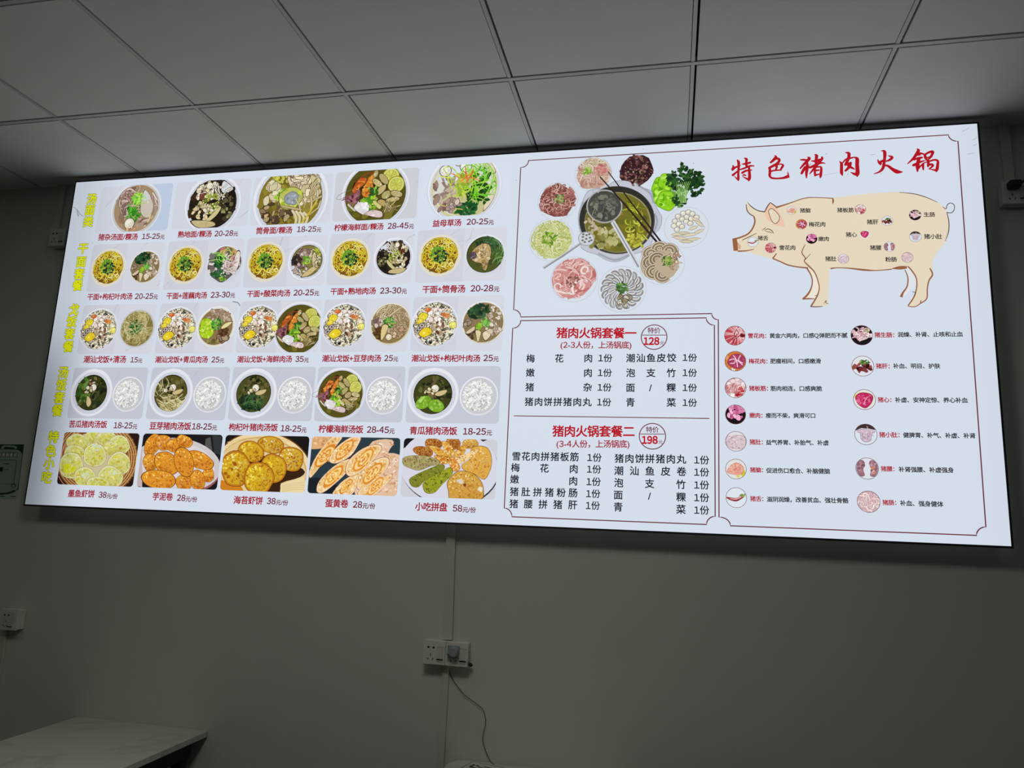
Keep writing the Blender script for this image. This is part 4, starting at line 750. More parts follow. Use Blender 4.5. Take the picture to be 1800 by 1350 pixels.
for z, strokes in TITLE:
    A = Art()
    for st in strokes:
        q = [z(x, y) + (wd * K13,) for x, y, wd in st]
        A.rib(q, (176, 14, 30), n=5)
        for p in (q[0], q[-1]): A.ell(p[0], p[1], p[2] * .5, p[2] * .5, (176, 14, 30), 0, 10)
    onsign('title_character', A.mesh('title_character'), layer=.3, label='large red brush-written title character')

# ---- hot pot and its plates
A = Art(z5); FL = [(600, 500), (640, 440), (740, 425), (800, 385), (870, 375), (950, 390), (1010, 425), (1065, 450), (1080, 520), (1110, 580), (1135, 630), (1120, 700), (1080, 745), (1060, 810), (1000, 860), (930, 880), (870, 915), (812, 930), (750, 915), (690, 880), (630, 862), (582, 830), (590, 770), (568, 690), (566, 600)]
A.poly(FL, (150, 154, 164), 3); c0 = (840, 655); A.poly([(c0[0] + (x - c0[0]) * .985, c0[1] + (y - c0[1]) * .985) for x, y in FL], (192, 196, 208), 3)
for P in ([(1085, 600), (1100, 660), (1070, 740)], [(700, 870), (812, 915), (910, 880)], [(600, 520), (585, 600), (582, 680)], [(960, 405), (1050, 460), (1075, 530)]): A.rib(P, (160, 164, 176), 14)
A.ell(828, 645, 257, 231, (66, 62, 56), 0, 44); A.ell(826, 640, 250, 224, (44, 44, 38), 0, 44); A.ell(834, 660, 226, 205, (150, 146, 104), 0, 44); A.ell(831, 661, 219, 200, (112, 106, 36), 0, 44)
A.scat(60, 'b', [(120, 112, 34), (100, 96, 32), (134, 126, 50), (90, 90, 36)], (16, 40), (840, 680, 190, 160), lim=0); A.scat(34, 'b', [(54, 56, 44), (66, 70, 56), (44, 46, 38)], (20, 50), (735, 545, 95, 75), lim=0); A.scat(46, 'b', [(160, 158, 96), (176, 172, 116), (140, 138, 76), (190, 186, 140)], (8, 24), (740, 770, 110, 75), lim=0); A.scat(14, 'b', [(190, 176, 150), (170, 160, 130)], (8, 18), (650, 690, 40, 60), lim=0)
A.scat(42, 's', [(176, 176, 40), (196, 196, 70), (150, 150, 34), (120, 124, 30)], (8, 14), (955, 650, 66, 140), lim=0, w=.85, curv=.03, ol=(84, 84, 24), ow=.2); A.scat(20, 'b', [(190, 190, 70), (164, 164, 50)], (8, 18), (960, 780, 70, 50), lim=0)
hot = mark(onsign('hotpot_photo', A.mesh('hotpot_photo'), layer=1.0, label='printed silver hot pot of olive broth'))
A = Art(z5); A.ell(743, 553, 122, 114, (170, 172, 172), 0, 36); A.ell(743, 553, 113, 105, (70, 72, 64), 0, 36); A.scat(50, 'b', [(84, 86, 76), (58, 60, 54), (100, 102, 90), (120, 120, 104)], (8, 24), (743, 553, 92, 84), lim=0); A.scat(16, 's', [(140, 140, 126), (116, 116, 104)], (10, 18), (740, 560, 80, 70), lim=0, w=.2, curv=.05)
A.rib([(668, 462), (666, 440), (690, 432), (708, 445), (700, 462)], (170, 172, 172), 6); A.poly([(785, 665), (812, 648), (992, 958), (965, 975)], (206, 210, 216)); A.poly([(800, 664), (806, 660), (978, 962), (970, 966)], (130, 134, 138))
onsign('strainer', A.mesh('strainer'), layer=3.0, parent=hot, label='round wire strainer with long pale handle')
A = Art(z5); A.rib([(600, 790), (470, 880), (330, 970)], (140, 142, 146), 16, 1); A.rib([(590, 793), (330, 966)], (196, 198, 204), 6, 1); A.ell(620, 773, 56, 48, (150, 152, 160), .2, 26); A.ell(620, 773, 51, 43, (206, 208, 216), .2, 26)
for x, y in ((620, 773), (597, 760), (610, 795), (640, 790), (645, 765), (622, 748), (595, 783), (655, 782), (600, 742), (640, 742)): A.ell(x, y, 9, 7, (110, 112, 104), 0, 10)
onsign('skimmer', A.mesh('skimmer'), layer=3.0, parent=hot, label='small slotted skimmer with thin handle')
A = Art(z5)
for P in ([(712, 352, 8), (880, 540, 12), (1108, 806, 15)], [(768, 318, 7), (930, 535, 9), (1135, 806, 13)]): A.rib(P, (44, 28, 26), n=3)
onsign('chopsticks', A.mesh('chopsticks'), layer=3.4, parent=hot, label='pair of dark brown chopsticks')
def plate(A): A.ell(0, 0, 1.08, 1.08, (188, 194, 206), 0, 40); A.ell(0, 0, 1.06, 1.06, (214, 221, 231), 0, 40)
def p_shred(A): plate(A); A.blob(0, 0, .93, (128, 76, 70), .06, 1, 0, 18); A.scat(150, 's', [(196, 140, 130), (160, 92, 84), (216, 176, 166), (124, 64, 60), (180, 116, 106)], (.07, .13), w=.5, ol=(86, 40, 38), ow=.2, curv=3); herbs(A, .12, .1, .26, 40, [(70, 96, 40), (110, 140, 60), (150, 170, 100)])
def p_noodle(A): plate(A); A.blob(.05, 0, .92, (196, 200, 130), .05, 1, 0, 18); A.scat(240, 's', [(222, 226, 164), (200, 206, 126), (238, 240, 200), (176, 184, 96)], (.06, .11), w=.4, ol=(132, 138, 64), ow=.2, curv=6); herbs(A, -.1, .05, .36, 50, [(120, 160, 40), (150, 186, 60), (90, 130, 30)])
def p_pink(A): plate(A); A.blob(0, 0, .92, (206, 140, 136), .08, 1, 0, 18); A.scat(90, 's', [(232, 192, 188), (214, 150, 146), (242, 220, 216), (190, 108, 104), (224, 174, 168)], (.1, .18), w=.6, ol=(130, 70, 68), ow=.1, curv=3); A.scat(30, 'b', [(150, 92, 84), (120, 74, 66), (176, 120, 110)], (.04, .09), (-.02, -.05, .3, .35))
def p_fan(A):
    plate(A)
    for R, n in ((.78, 17), (.5, 12)):
        for k in range(n):
            a = 2 * pi * k / n; q = [(cos(a + d) * (R + e), sin(a + d) * (R + e)) for d, e in ((-.1, -.26), (-.02, -.08), (.12, .08), (.3, .12))]
            A.rib([(p[0], p[1], w_) for p, w_ in zip(q, (.07, .17, .2, .1))], (84, 82, 80)); A.rib([(p[0], p[1], w_ * .8) for p, w_ in zip(q, (.07, .17, .2, .1))], jit((150, 150, 150), 16)); A.rib([(p[0] * .97, p[1] * .97, w_ * .35) for p, w_ in zip(q, (.07, .17, .2, .1))], jit((206, 204, 200), 10))
    A.scat(20, 'b', [(150, 138, 110), (200, 196, 180)], (.06, .12), (.1, -.5, .3, .3), ol=(80, 76, 66)); herbs(A, 0, .08, .26, 60, [(70, 110, 50), (100, 146, 70), (50, 84, 40)])
def p_curl(A):
    plate(A); A.blob(-.1, 0, .9, (186, 170, 144), .06, 1, 0, 16)
    for cx, cy, a0 in ((-.5, .5, 2.2), (-.1, .72, 1.4), (-.5, .05, 2.7), (-.35, -.42, 3.2), (.05, -.6, 4.0), (.35, .6, .8), (-.2, .2, 2.4)):
        for k in range(5):
            r = .40 - .075 * k; q = [(cx + r * cos(t), cy + r * .9 * sin(t)) for t in [a0 - 1.7 + i * 3.4 / 8 for i in range(9)]]
            A.rib(q, (56, 46, 36), .09, 2); A.rib(q, (jit((216, 202, 178), 10), jit((150, 132, 104), 10))[k % 2], .055, 2)
    A.scat(24, 'b', [(214, 186, 160), (190, 156, 130), (226, 206, 188)], (.07, .14), (.6, .1, .3, .5), ol=(100, 76, 56), asp=(.3, .6)); herbs(A, .25, .1, .26, 50, [(120, 150, 60), (90, 120, 50), (160, 186, 90), (60, 84, 36)])
def p_mush(A):
    plate(A)
    for x, y in ((-.15, .75), (.1, .8), (-.4, .6), (.3, .7), (.02, .55), (-.2, .45), (-.55, .35), (.25, .45), (-.35, .2), (0, .3), (.5, .5), (-.6, .1), (-.2, .05), (.2, .2), (-.45, -.1)): A.ell(x, y, .15, .14, (120, 116, 104)); A.ell(x, y, .125, .118, jit((222, 216, 200), 8)); A.ell(x - .02, y + .03, .06, .05, (236, 232, 222))
    for x, y, a, l in ((.5, .35, -.6, .3), (.65, .15, -.7, .3), (.35, -.05, .3, .25), (.6, -.25, .4, .3), (-.4, -.35, .0, .35), (-.1, -.3, -.1, .3), (.2, -.4, .1, .4), (-.3, -.55, -.2, .4), (.3, -.65, .1, .4), (.0, -.75, -.1, .35)): A.leaf(x, y, l * 1.08, .1, a, (140, 128, 104)); A.leaf(x, y, l, .075, a, jit((216, 204, 178), 8))
def p_green(A):
    for x, y, r in ((-.6, .1, .4), (-.65, -.35, .38), (-.4, -.55, .4), (-.4, .3, .35)): A.tex([(x + r * cos(k * .7) * (1 + .15 * (k % 2)), y + r * sin(k * .7) * (1 + .15 * (k % 2))) for k in range(9)], (140, 206, 30), [(160, 220, 50), (120, 190, 20), (180, 228, 90), (100, 170, 20)], 40, (.05, .12), (84, 140, 20))
    for k in range(14): A.rib([(.1 + rnd.uniform(-.1, .1), -.9, .03), (.1 + .05 * k - .3, -.2, .035), (.05 + .09 * k - .45, .35, .02)], jit((100, 150, 60), 14))
    A.scat(130, 'l', [(24, 58, 24), (36, 78, 30), (18, 44, 20), (52, 96, 40)], (.07, .15), (.3, .35, .75, .5), w=.6, lim=0); A.scat(60, 'l', [(24, 58, 24), (36, 78, 30), (18, 44, 20)], (.07, .15), (.75, .1, .35, .55), w=.6, lim=0); A.scat(16, 'l', [(24, 58, 24), (36, 78, 30)], (.06, .11), (.15, .95, .12, .16), w=.6, lim=0); A.scat(26, 'l', [(26, 60, 26), (40, 84, 34)], (.07, .13), (.1, -.6, .3, .3), w=.6, lim=0)
    for k in range(8): A.rib([(.15 + .03 * k, -.7, .02), (.2 + .06 * k - .2, -.1, .025), (.3 + .08 * k - .3, .25, .015)], jit((150, 196, 100), 14))
def p_liver(A): A.blob(0, 0, .97, (50, 24, 28), .07, 1, 0, 16); A.scat(150, 'b', [(100, 58, 58), (74, 40, 42), (128, 86, 80), (56, 28, 32), (148, 106, 98)], (.06, .13), ol=(34, 16, 20), ow=.2, asp=(.3, .8)); A.scat(26, 'b', [(96, 104, 56), (176, 150, 140), (120, 120, 80)], (.03, .06), (0, -.1, .8, .7))
def p_tripe(A): plate(A); A.blob(0, 0, .93, (196, 160, 142), .06, 1, 0, 16); A.scat(80, 's', [(226, 206, 190), (206, 166, 152), (216, 186, 170), (184, 136, 122)], (.09, .16), w=.5, ol=(120, 82, 70), ow=.15, curv=4); A.scat(40, 's', [(232, 222, 196), (214, 200, 164)], (.08, .14), (0, .55, .7, .35), w=.45, ol=(140, 116, 84), curv=4); A.scat(24, 'b', [(206, 140, 136), (190, 116, 112)], (.08, .14), (.5, .25, .35, .3), asp=(.4, .7)); herbs(A, -.35, .2, .24, 36, [(140, 180, 60), (110, 150, 40), (176, 206, 100)])
for fn, x, y, r, lay, lb in ((p_shred, 425, 515, 126, .4, 'shredded reddish meat'), (p_noodle, 382, 778, 140, .4, 'pale green noodles'), (p_pink, 536, 1045, 148, .4, 'pink meat strips'), (p_fan, 862, 1112, 152, .4, 'grey slices laid in a fan'), (p_curl, 1130, 938, 144, 3.8, 'curled tripe rings'),
                             (p_mush, 1297, 693, 140, .4, 'white balls and bean curd sticks'), (p_green, 1235, 425, 165, .4, 'lettuce and leafy greens'), (p_liver, 958, 308, 118, .4, 'dark sliced liver'), (p_tripe, 668, 332, 118, .4, 'pink tripe strips with spring onion')):
    A = Art(); fn(A); c = z5(x, y); R = hypot(z5(x + r, y)[0] - z5(x - r, y)[0], 0) / 2
    onsign('ingredient_plate', A.mesh('ingredient_plate'), c, lay, hot, 'plate of ' + lb, R)

# ---- the two set menus
def badge(par, x, y, r, ly, num, ny):
    A = Art(); c = z7(x, y); R = abs(z7(x + r, y)[0] - z7(x - r, y)[0]) / 2
    A.rib([(c[0] + R * cos(t), c[1] + R * sin(t)) for t in [2 * pi * k / 40 for k in range(41)]], LINE, .0032, 1)
    A.rib([z7(x - r * .93, ly), z7(x + r * .93, ly)], LINE, .0026, 1)
    label(A, '特价', z7(x - 40, y - 40), z7(x + 38, y - 39), DRED, .014, 1.0); label(A, num, z7(x - 65, ny), z7(x + 33, ny), (184, 24, 38), .045, 1.15); label(A, '元', z7(x + 35, ny + 12), z7(x + 62, ny + 12), DRED, .012)
    onsign('price_badge', A.mesh('price_badge'), parent=par, label='round badge with the special price ' + num)
def set_menu(head, hx0, hx1, hy, sub, sx0, sx1, sy, bd_, rows):
    A = Art(); label(A, head, z7(hx0, hy), z7(hx1, hy + 2), (180, 28, 42), .028, 1.0); par = mark(onsign('set_menu', A.mesh('set_menu'), label='bold red heading of a set menu'))
    B = Art(); label(B, sub, z7(sx0, sy), z7(sx1, sy + 1), RED, .020); onsign('menu_note', B.mesh('menu_note'), parent=par)
    badge(par, *bd_)
    for txt, x0, x1, y, y1, q0, q1, qy in rows:
        B = Art(); em = .0318
        if txt is not None:
            if isinstance(txt, str): spaced(B, txt, z7(x0, y), z7(x1, y1), em, INK, .020)
            else:
                for ch, cx, cyy in txt: centred(B, ch, z7(cx, cyy), em, INK, .020)
        label(B, '1份', z7(q0, qy), z7(q1, qy + 1), INK, .018); onsign('menu_line', B.mesh('menu_line'), parent=par)
set_menu('猪肉火锅套餐一', 373, 860, 157, '(2-3人份，上汤锅底)', 398, 832, 230, (968, 182, 78, 170, '128', 207),
         [('梅花肉', 190, 594, 313, 311, 627, 713, 310), ('嫩肉', 188, 592, 399, 400, 625, 710, 399), ('猪杂', 185, 590, 487, 488, 623, 708, 488), ('猪肉饼拼猪肉丸', 180, 587, 576, 578, 620, 706, 578),
          ('潮汕鱼皮饺', 797, 1102, 311, 308, 1140, 1228, 307), ('泡支竹', 797, 1100, 400, 400, 1140, 1228, 399), ([('面', 823, 490), ('/', 946, 490), ('粿', 1071, 490)], 0, 0, 0, 0, 1140, 1228, 490), ('青菜', 795, 1100, 579, 581, 1140, 1228, 581)])
set_menu('猪肉火锅套餐二', 349, 850, 755, '(3-4人份，上汤锅底)', 373, 820, 832, (958, 785, 80, 772, '198', 808),
         [('雪花肉拼猪板筋', 103, 510, 907, 912, 560, 648, 915), ('梅花肉', 97, 506, 976, 985, 558, 645, 986), ('嫩肉', 92, 503, 1047, 1059, 555, 643, 1062), ('猪肚拼猪粉肠', 90, 502, 1122, 1131, 553, 640, 1135), ('猪腰拼猪肝', 87, 500, 1196, 1204, 551, 638, 1207),
          ('猪肉饼拼猪肉丸', 727, 1162, 920, 926, 1210, 1302, 930), ('潮汕鱼皮卷', 725, 1163, 995, 1001, 1210, 1302, 1004), ('泡支竹', 724, 1160, 1068, 1080, 1210, 1302, 1082), ([('面', 749, 1143), ('/', 940, 1149), ('粿', 1131, 1156)], 0, 0, 0, 0, 1210, 1302, 1159), ('青菜', 720, 1160, 1215, 1232, 1210, 1302, 1235)])

# ---- pig chart
CRM, BRN, FINE = (228, 215, 190), (150, 98, 66), (96, 72, 58)
A = Art(z6)
A.poly([(640, 903), (672, 960), (672, 1020), (650, 1070), (615, 1102), (690, 1100), (720, 1060), (720, 900)], (236, 228, 212), 0); A.poly([(1262, 905), (1280, 960), (1275, 1020), (1232, 1088), (1252, 1088), (1335, 1010), (1335, 900)], (222, 226, 230), 0)
BODY = [(265, 487), (290, 515), (330, 540), (375, 548), (395, 515), (410, 490), (430, 500), (450, 520), (530, 495), (600, 468), (650, 458), (720, 458), (800, 461), (900, 449), (1000, 437), (1100, 428), (1230, 424), (1320, 434), (1400, 457), (1465, 486), (1505, 520), (1527, 548), (1538, 605), (1537, 670), (1520, 735), (1490, 775), (1460, 815), (1440, 860), (1437, 905), (1438, 945), (1412, 985), (1403, 1035), (1400, 1095), (1362, 1130), (1325, 1148), (1282, 1144), (1302, 1122), (1325, 1080), (1336, 1020), (1333, 965), (1302, 916), (1280, 893),
        (1220, 905), (1100, 920), (1000, 918), (900, 906), (795, 905), (785, 930), (781, 1000), (778, 1080), (775, 1132), (745, 1146), (668, 1150), (690, 1120), (714, 1080), (720, 1030), (710, 980), (690, 930), (655, 897), (580, 895), (475, 862), (440, 846), (425, 845), (330, 822), (260, 803), (210, 800), (180, 795), (172, 722), (225, 708), (270, 685), (300, 650), (312, 610), (305, 575), (275, 555), (260, 525)]
A.poly(BODY, CRM, 3)
A.poly([(375, 548), (388, 515), (410, 490), (445, 520), (472, 560), (492, 605), (498, 645), (450, 632), (410, 612), (385, 590)], (236, 196, 172), 3); A.poly([(398, 545), (412, 528), (432, 535), (466, 572), (464, 605), (440, 624), (416, 598)], CRM, 3); A.rib([(398, 545), (412, 528), (432, 535), (466, 572), (464, 605), (440, 624), (416, 598), (398, 545)], FINE, 4)
A.poly([(170, 722), (198, 722), (204, 745), (206, 795), (178, 795)], BRN, 0); A.poly([(205, 745), (222, 760), (222, 782), (206, 780)], (214, 170, 140), 3)
for P in ([(258, 500, 4), (262, 535, 6), (278, 560, 6), (305, 577, 6)], [(265, 487, 2), (290, 515, 6), (330, 540, 6), (375, 549, 7)], [(375, 549, 6), (392, 515, 7), (410, 490, 5)], [(410, 490, 5), (432, 505, 6), (455, 524, 6)], [(445, 522, 12), (530, 495, 7), (600, 470, 6), (650, 459, 6), (720, 459, 5), (806, 463, 6)], [(806, 460, 6), (808, 480, 12), (806, 500, 3)], [(306, 577, 10), (313, 610, 10), (300, 650, 10), (272, 686, 10), (225, 709, 10), (172, 724, 12)], [(205, 798, 10), (260, 795, 7), (308, 785, 4)], [(232, 728, 4), (275, 708, 5), (325, 684, 3)], [(425, 845, 10), (450, 812, 6)], [(428, 845, 8), (475, 864, 8), (520, 884, 9), (580, 897, 8), (650, 904, 10)],
          [(632, 755, 4), (610, 805, 7), (632, 840, 7), (626, 862, 7), (655, 893, 9), (690, 930, 8), (712, 985, 7), (720, 1035, 7), (705, 1085, 9), (668, 1146, 10)], [(632, 850, 5), (665, 815, 3)], [(642, 905, 10), (672, 960, 8), (674, 1015, 8), (650, 1068, 12), (617, 1100, 12)], [(614, 1102, 6), (650, 1098, 9), (692, 1100, 4)], [(664, 1148, 6), (700, 1150, 6), (742, 1147, 4)], [(748, 1130, 3), (765, 1110, 4), (762, 1125, 4), (778, 1130, 3)], [(692, 1080, 3), (712, 1074, 4)], [(792, 908, 10), (830, 903, 6), (900, 905, 7), (1000, 916, 12), (1080, 920, 6), (1180, 912, 7)], [(1180, 908, 4), (1230, 903, 22), (1275, 900, 16)], [(1280, 893, 8), (1305, 920, 9), (1334, 968, 8), (1336, 1030, 8), (1318, 1090, 9), (1282, 1142, 8)], [(1280, 1146, 5), (1325, 1149, 6), (1358, 1130, 6), (1400, 1098, 8), (1404, 1035, 8), (1414, 985, 9), (1437, 945, 10), (1420, 905, 8)], [(1360, 1128, 6), (1364, 1108, 4)], [(1310, 1055, 4), (1328, 1058, 4), (1322, 1075, 3)],
          [(1262, 915, 6), (1281, 965, 8), (1276, 1020, 9), (1250, 1060, 12), (1238, 1088, 20)], [(1228, 426, 3), (1320, 435, 5), (1400, 458, 5), (1466, 488, 3)], [(1500, 515, 3), (1522, 530, 5), (1530, 505, 5), (1550, 493, 5), (1573, 505, 5), (1574, 535, 5), (1555, 555, 5), (1525, 552, 5)], [(1528, 555, 5), (1540, 610, 6), (1538, 675, 6), (1518, 733, 3)], [(372, 668, 3), (395, 657, 5), (420, 668, 5), (432, 686, 3)], [(380, 672, 3), (402, 676, 4), (425, 683, 3)], [(360, 665, 3), (382, 648, 4)]):
    A.rib(P, BRN if max(p[2] for p in P) > 7 else FINE, n=4)
pig = mark(onsign('pig_diagram', A.mesh('pig_diagram'), layer=.3, label='cream line-drawn pig seen from the side'))
UC = [(cos(2 * pi * k / 30), sin(2 * pi * k / 30)) for k in range(30)]
def cutart(f, ring=True):
    A = Art(None, UC); f(A); A.cl = None
    if ring: A.rib([(cos(t), sin(t)) for t in [2 * pi * k / 36 for k in range(37)]], (112, 62, 74), .045, 1)
    return A
def bg(A, c): A.ell(0, 0, 1, 1, c, 0, 30)
def c_snow(A):
    bg(A, (186, 66, 78))
    for k in range(40): t = rnd.uniform(0, 6.28); A.rib([(.25 + .2 * cos(t), .2 * sin(t)), (.2 + .6 * cos(t + .1), .6 * sin(t + .1)), (1.1 * cos(t + .2), 1.1 * sin(t + .2))], jit((230, 180, 182), 14), .055)
    A.scat(16, 's', [(236, 200, 200), (120, 26, 36)], (.12, .2), (.3, .1, .35, .5), w=.4); A.blob(.7, .0, .22, (112, 18, 34), .3)
def c_plum(A):
    bg(A, (206, 120, 60)); A.scat(12, 'b', [(226, 150, 90), (180, 90, 40), (222, 226, 224)], (.12, .22), (0, 0, .95, .95)); A.tex([(-.7, -.2), (-.3, .6), (.5, .65), (.9, .1), (.6, -.6), (0, -.7)], (172, 60, 100), [(190, 80, 120), (150, 40, 80)], 40, (.08, .16), (110, 30, 50))
    for P in ([(-.6, .1), (0, .2), (.7, -.4)], [(-.2, .6), (.1, .1), (.2, -.6)], [(.5, .6), (.3, .1), (.7, -.2)], [(-.5, -.2), (-.1, -.2), (0, .1)]): A.rib(P, (236, 206, 220), .09)
def c_tendon(A): bg(A, (214, 190, 192)); A.scat(26, 'b', [(232, 212, 212), (214, 164, 160), (196, 120, 120), (240, 230, 230)], (.15, .3), ol=(140, 70, 76), ow=.08); A.scat(16, 'b', [(180, 40, 46), (150, 24, 34), (206, 90, 90)], (.1, .2), (.25, -.4, .5, .5)); A.scat(8, 's', [(160, 40, 50), (236, 220, 220)], (.15, .22), w=.25)
def c_tender(A): bg(A, (20, 14, 18)); A.scat(44, 'b', [(232, 150, 190), (216, 120, 166), (242, 180, 210), (200, 96, 146)], (.2, .3), (0, .24, .95, .72), ol=(120, 40, 80), ow=.1, asp=(.5, .9), lim=0)
def c_tripe(A): bg(A, (226, 220, 226)); A.tex([(-.9, -.1), (-.3, .4), (.4, .6), (.9, .3), (.8, -.6), (0, -.75), (-.6, -.6)], (214, 196, 204), [(226, 208, 214), (200, 180, 190), (190, 166, 178)], 60, (.06, .14), (170, 140, 152)); A.scat(10, 's', [(176, 120, 140), (190, 150, 164)], (.12, .18), (-.4, .0, .5, .4), w=.2)
def c_brain(A): bg(A, (222, 224, 220)); A.scat(10, 'b', [(206, 206, 60), (170, 180, 40), (226, 216, 120)], (.15, .25), (.4, -.3, .5, .7)); A.tex([(-.8, -.3), (-.6, .2), (0, .6), (.6, .35), (.7, -.2), (.3, -.55), (-.4, -.5)], (232, 170, 150), [(240, 190, 172), (222, 146, 128)], 40, (.08, .15), (176, 90, 80)); A.scat(16, 's', [(196, 110, 96), (244, 206, 190)], (.1, .16), (0, 0, .6, .4), w=.25, curv=5)
def c_tongue(A): bg(A, (220, 228, 236)); A.rib([(-.95, 0, .14), (-.5, -.15, .3), (0, -.2, .34), (.4, 0, .26), (.8, .2, .18)], (150, 60, 66)); A.rib([(-.6, -.12, .06), (0, -.14, .12), (.5, .1, .1)], (224, 170, 170)); A.rib([(-.3, -.3, .05), (.1, -.28, .08), (.6, -.02, .05)], (110, 30, 40)); A.scat(8, 'b', [(110, 140, 60), (150, 170, 90)], (.1, .16), (.7, .25, .25, .15))
def c_gut(A): bg(A, (22, 18, 22)); A.scat(34, 's', [(232, 206, 210), (222, 180, 188), (242, 226, 228), (206, 160, 170)], (.12, .2), (0, -.02, .8, .55), w=.9, ol=(120, 70, 84), ow=.1, curv=4); A.scat(6, 'b', [(140, 150, 90), (176, 180, 120)], (.1, .16), (.5, .5, .2, .15))
def c_liver(A): bg(A, (222, 226, 232)); A.scat(26, 'b', [(120, 46, 44), (92, 28, 30), (150, 70, 62), (70, 20, 24)], (.18, .3), (0, -.1, .85, .42), ol=(60, 16, 20), ow=.08, asp=(.4, .8)); A.scat(18, 'l', [(90, 130, 60), (60, 96, 40), (140, 170, 90)], (.12, .2), (.15, .4, .45, .25), w=.5)
def c_heart(A): bg(A, (224, 226, 220)); A.scat(16, 'b', [(206, 206, 90), (226, 222, 130), (150, 180, 60)], (.15, .25), (0, .15, .9, .6)); A.tex([(-.75, .3), (-.3, .65), (.4, .6), (.75, .3), (.6, -.3), (.1, -.8), (-.4, -.6), (-.7, -.2)], (196, 40, 100), [(214, 70, 124), (170, 24, 76), (226, 110, 150)], 70, (.08, .18), (110, 16, 50)); A.rib([(-.1, -.5), (.1, 0), (.3, .3)], (232, 150, 180), .1)
def c_small(A): bg(A, (216, 226, 236)); A.poly([(-1, .3), (-.5, 1), (.5, 1), (1, .4), (.3, .55), (-.4, .6)], (60, 44, 46)); A.tex([(-.75, .3), (-.3, .5), (.3, .45), (.8, .25), (.5, .0), (.4, -.55), (-.1, -.7), (-.45, -.4), (-.5, .1)], (206, 186, 200), [(222, 204, 214), (190, 164, 182), (176, 148, 168)], 50, (.07, .14), (130, 100, 120)); A.scat(10, 's', [(170, 130, 150), (232, 220, 228)], (.12, .18), (0, -.1, .4, .4), w=.2)
def c_kidney(A):
    bg(A, (222, 224, 232))
    for m in (-1, 1): A.tex([(m * .2, .5), (m * .5, .75), (m * .85, .4), (m * .9, -.2), (m * .6, -.7), (m * .25, -.6), (m * .35, -.1)], (150, 104, 116), [(166, 120, 132), (130, 84, 96), (180, 140, 150)], 44, (.07, .14), (84, 50, 60))
    A.scat(5, 'b', [(206, 140, 110), (222, 200, 206)], (.1, .18), (.55, -.2, .2, .3))
def c_gut2(A): bg(A, (206, 176, 178)); A.scat(46, 's', [(232, 206, 208), (220, 184, 188), (240, 222, 222)], (.14, .24), (0, 0, .95, .95), w=.75, ol=(140, 96, 100), ow=.14, curv=3, lim=0)
CUTS = {k: cutart(f).mesh('cut_photo') for k, f in (('雪花肉', c_snow), ('梅花肉', c_plum), ('猪板筋', c_tendon), ('嫩肉', c_tender), ('猪肚', c_tripe), ('猪脑', c_brain), ('猪舌', c_tongue), ('猪生肠', c_gut), ('猪肝', c_liver), ('猪心', c_heart), ('猪小肚', c_small), ('猪腰', c_kidney), ('猪肠', c_gut2))}
CUTS['p心'] = cutart(c_heart, False).mesh('cut_photo')
def rad(z, x, y, r): return abs(z(x + r, y)[0] - z(x - r, y)[0]) / 2
LBL = {'雪花肉': 'marbled red pork', '梅花肉': 'pink and white shoulder pork', '猪板筋': 'sinewy red and white meat', '嫩肉': 'pink tender meat on black', '猪肚': 'pale stomach', '猪脑': 'pink brain on yellow-green leaf', '猪舌': 'dark red tongue', '猪生肠': 'white intestine on black', '猪肝': 'dark liver with parsley', '猪心': 'magenta heart', '猪小肚': 'pale lilac bladder', '猪腰': 'two purple kidneys', '猪肠': 'pale pink coiled intestine'}
for k, x, y, r, t, x0, x1, ty in (('猪脑', 545, 541, 30, '猪脑', 597, 665, 541), ('梅花肉', 607, 628, 35, '梅花肉', 653, 760, 629), ('嫩肉', 672, 720, 35, '嫩肉', 713, 782, 721), ('猪舌', 300, 740, 34, '猪舌', 330, 397, 716), ('雪花肉', 413, 777, 35, '雪花肉', 465, 570, 777), ('猪板筋', 980, 534, 35, '猪板筋', 832, 938, 539), ('猪肝', 1150, 606, 35, '猪肝', 1020, 1093, 614), ('猪心', 1008, 690, 32, '猪心', 887, 958, 694),
                                  ('猪腰', 1163, 770, 35, '猪腰', 1040, 1113, 777), ('猪肚', 873, 847, 34, '猪肚', 757, 828, 847), ('猪肠', 1277, 838, 37, '粉肠', 1137, 1210, 851), ('猪生肠', 1326, 570, 38, '生肠', 1380, 1452, 567), ('猪小肚', 1328, 706, 38, '猪小肚', 1382, 1497, 706)):
    me = CUTS['p心'] if k == '猪心' else CUTS[k]
    onsign('cut_photo', me, z6(x, y), 1.2, pig, 'small picture of ' + LBL[k], rad(z6, x, y, r))
    A = Art(); label(A, t, z6(x0, ty), z6(x1, ty), (38, 28, 28), .022); onsign('cut_name', A.mesh('cut_name'), (0, 0), 1.2, pig)
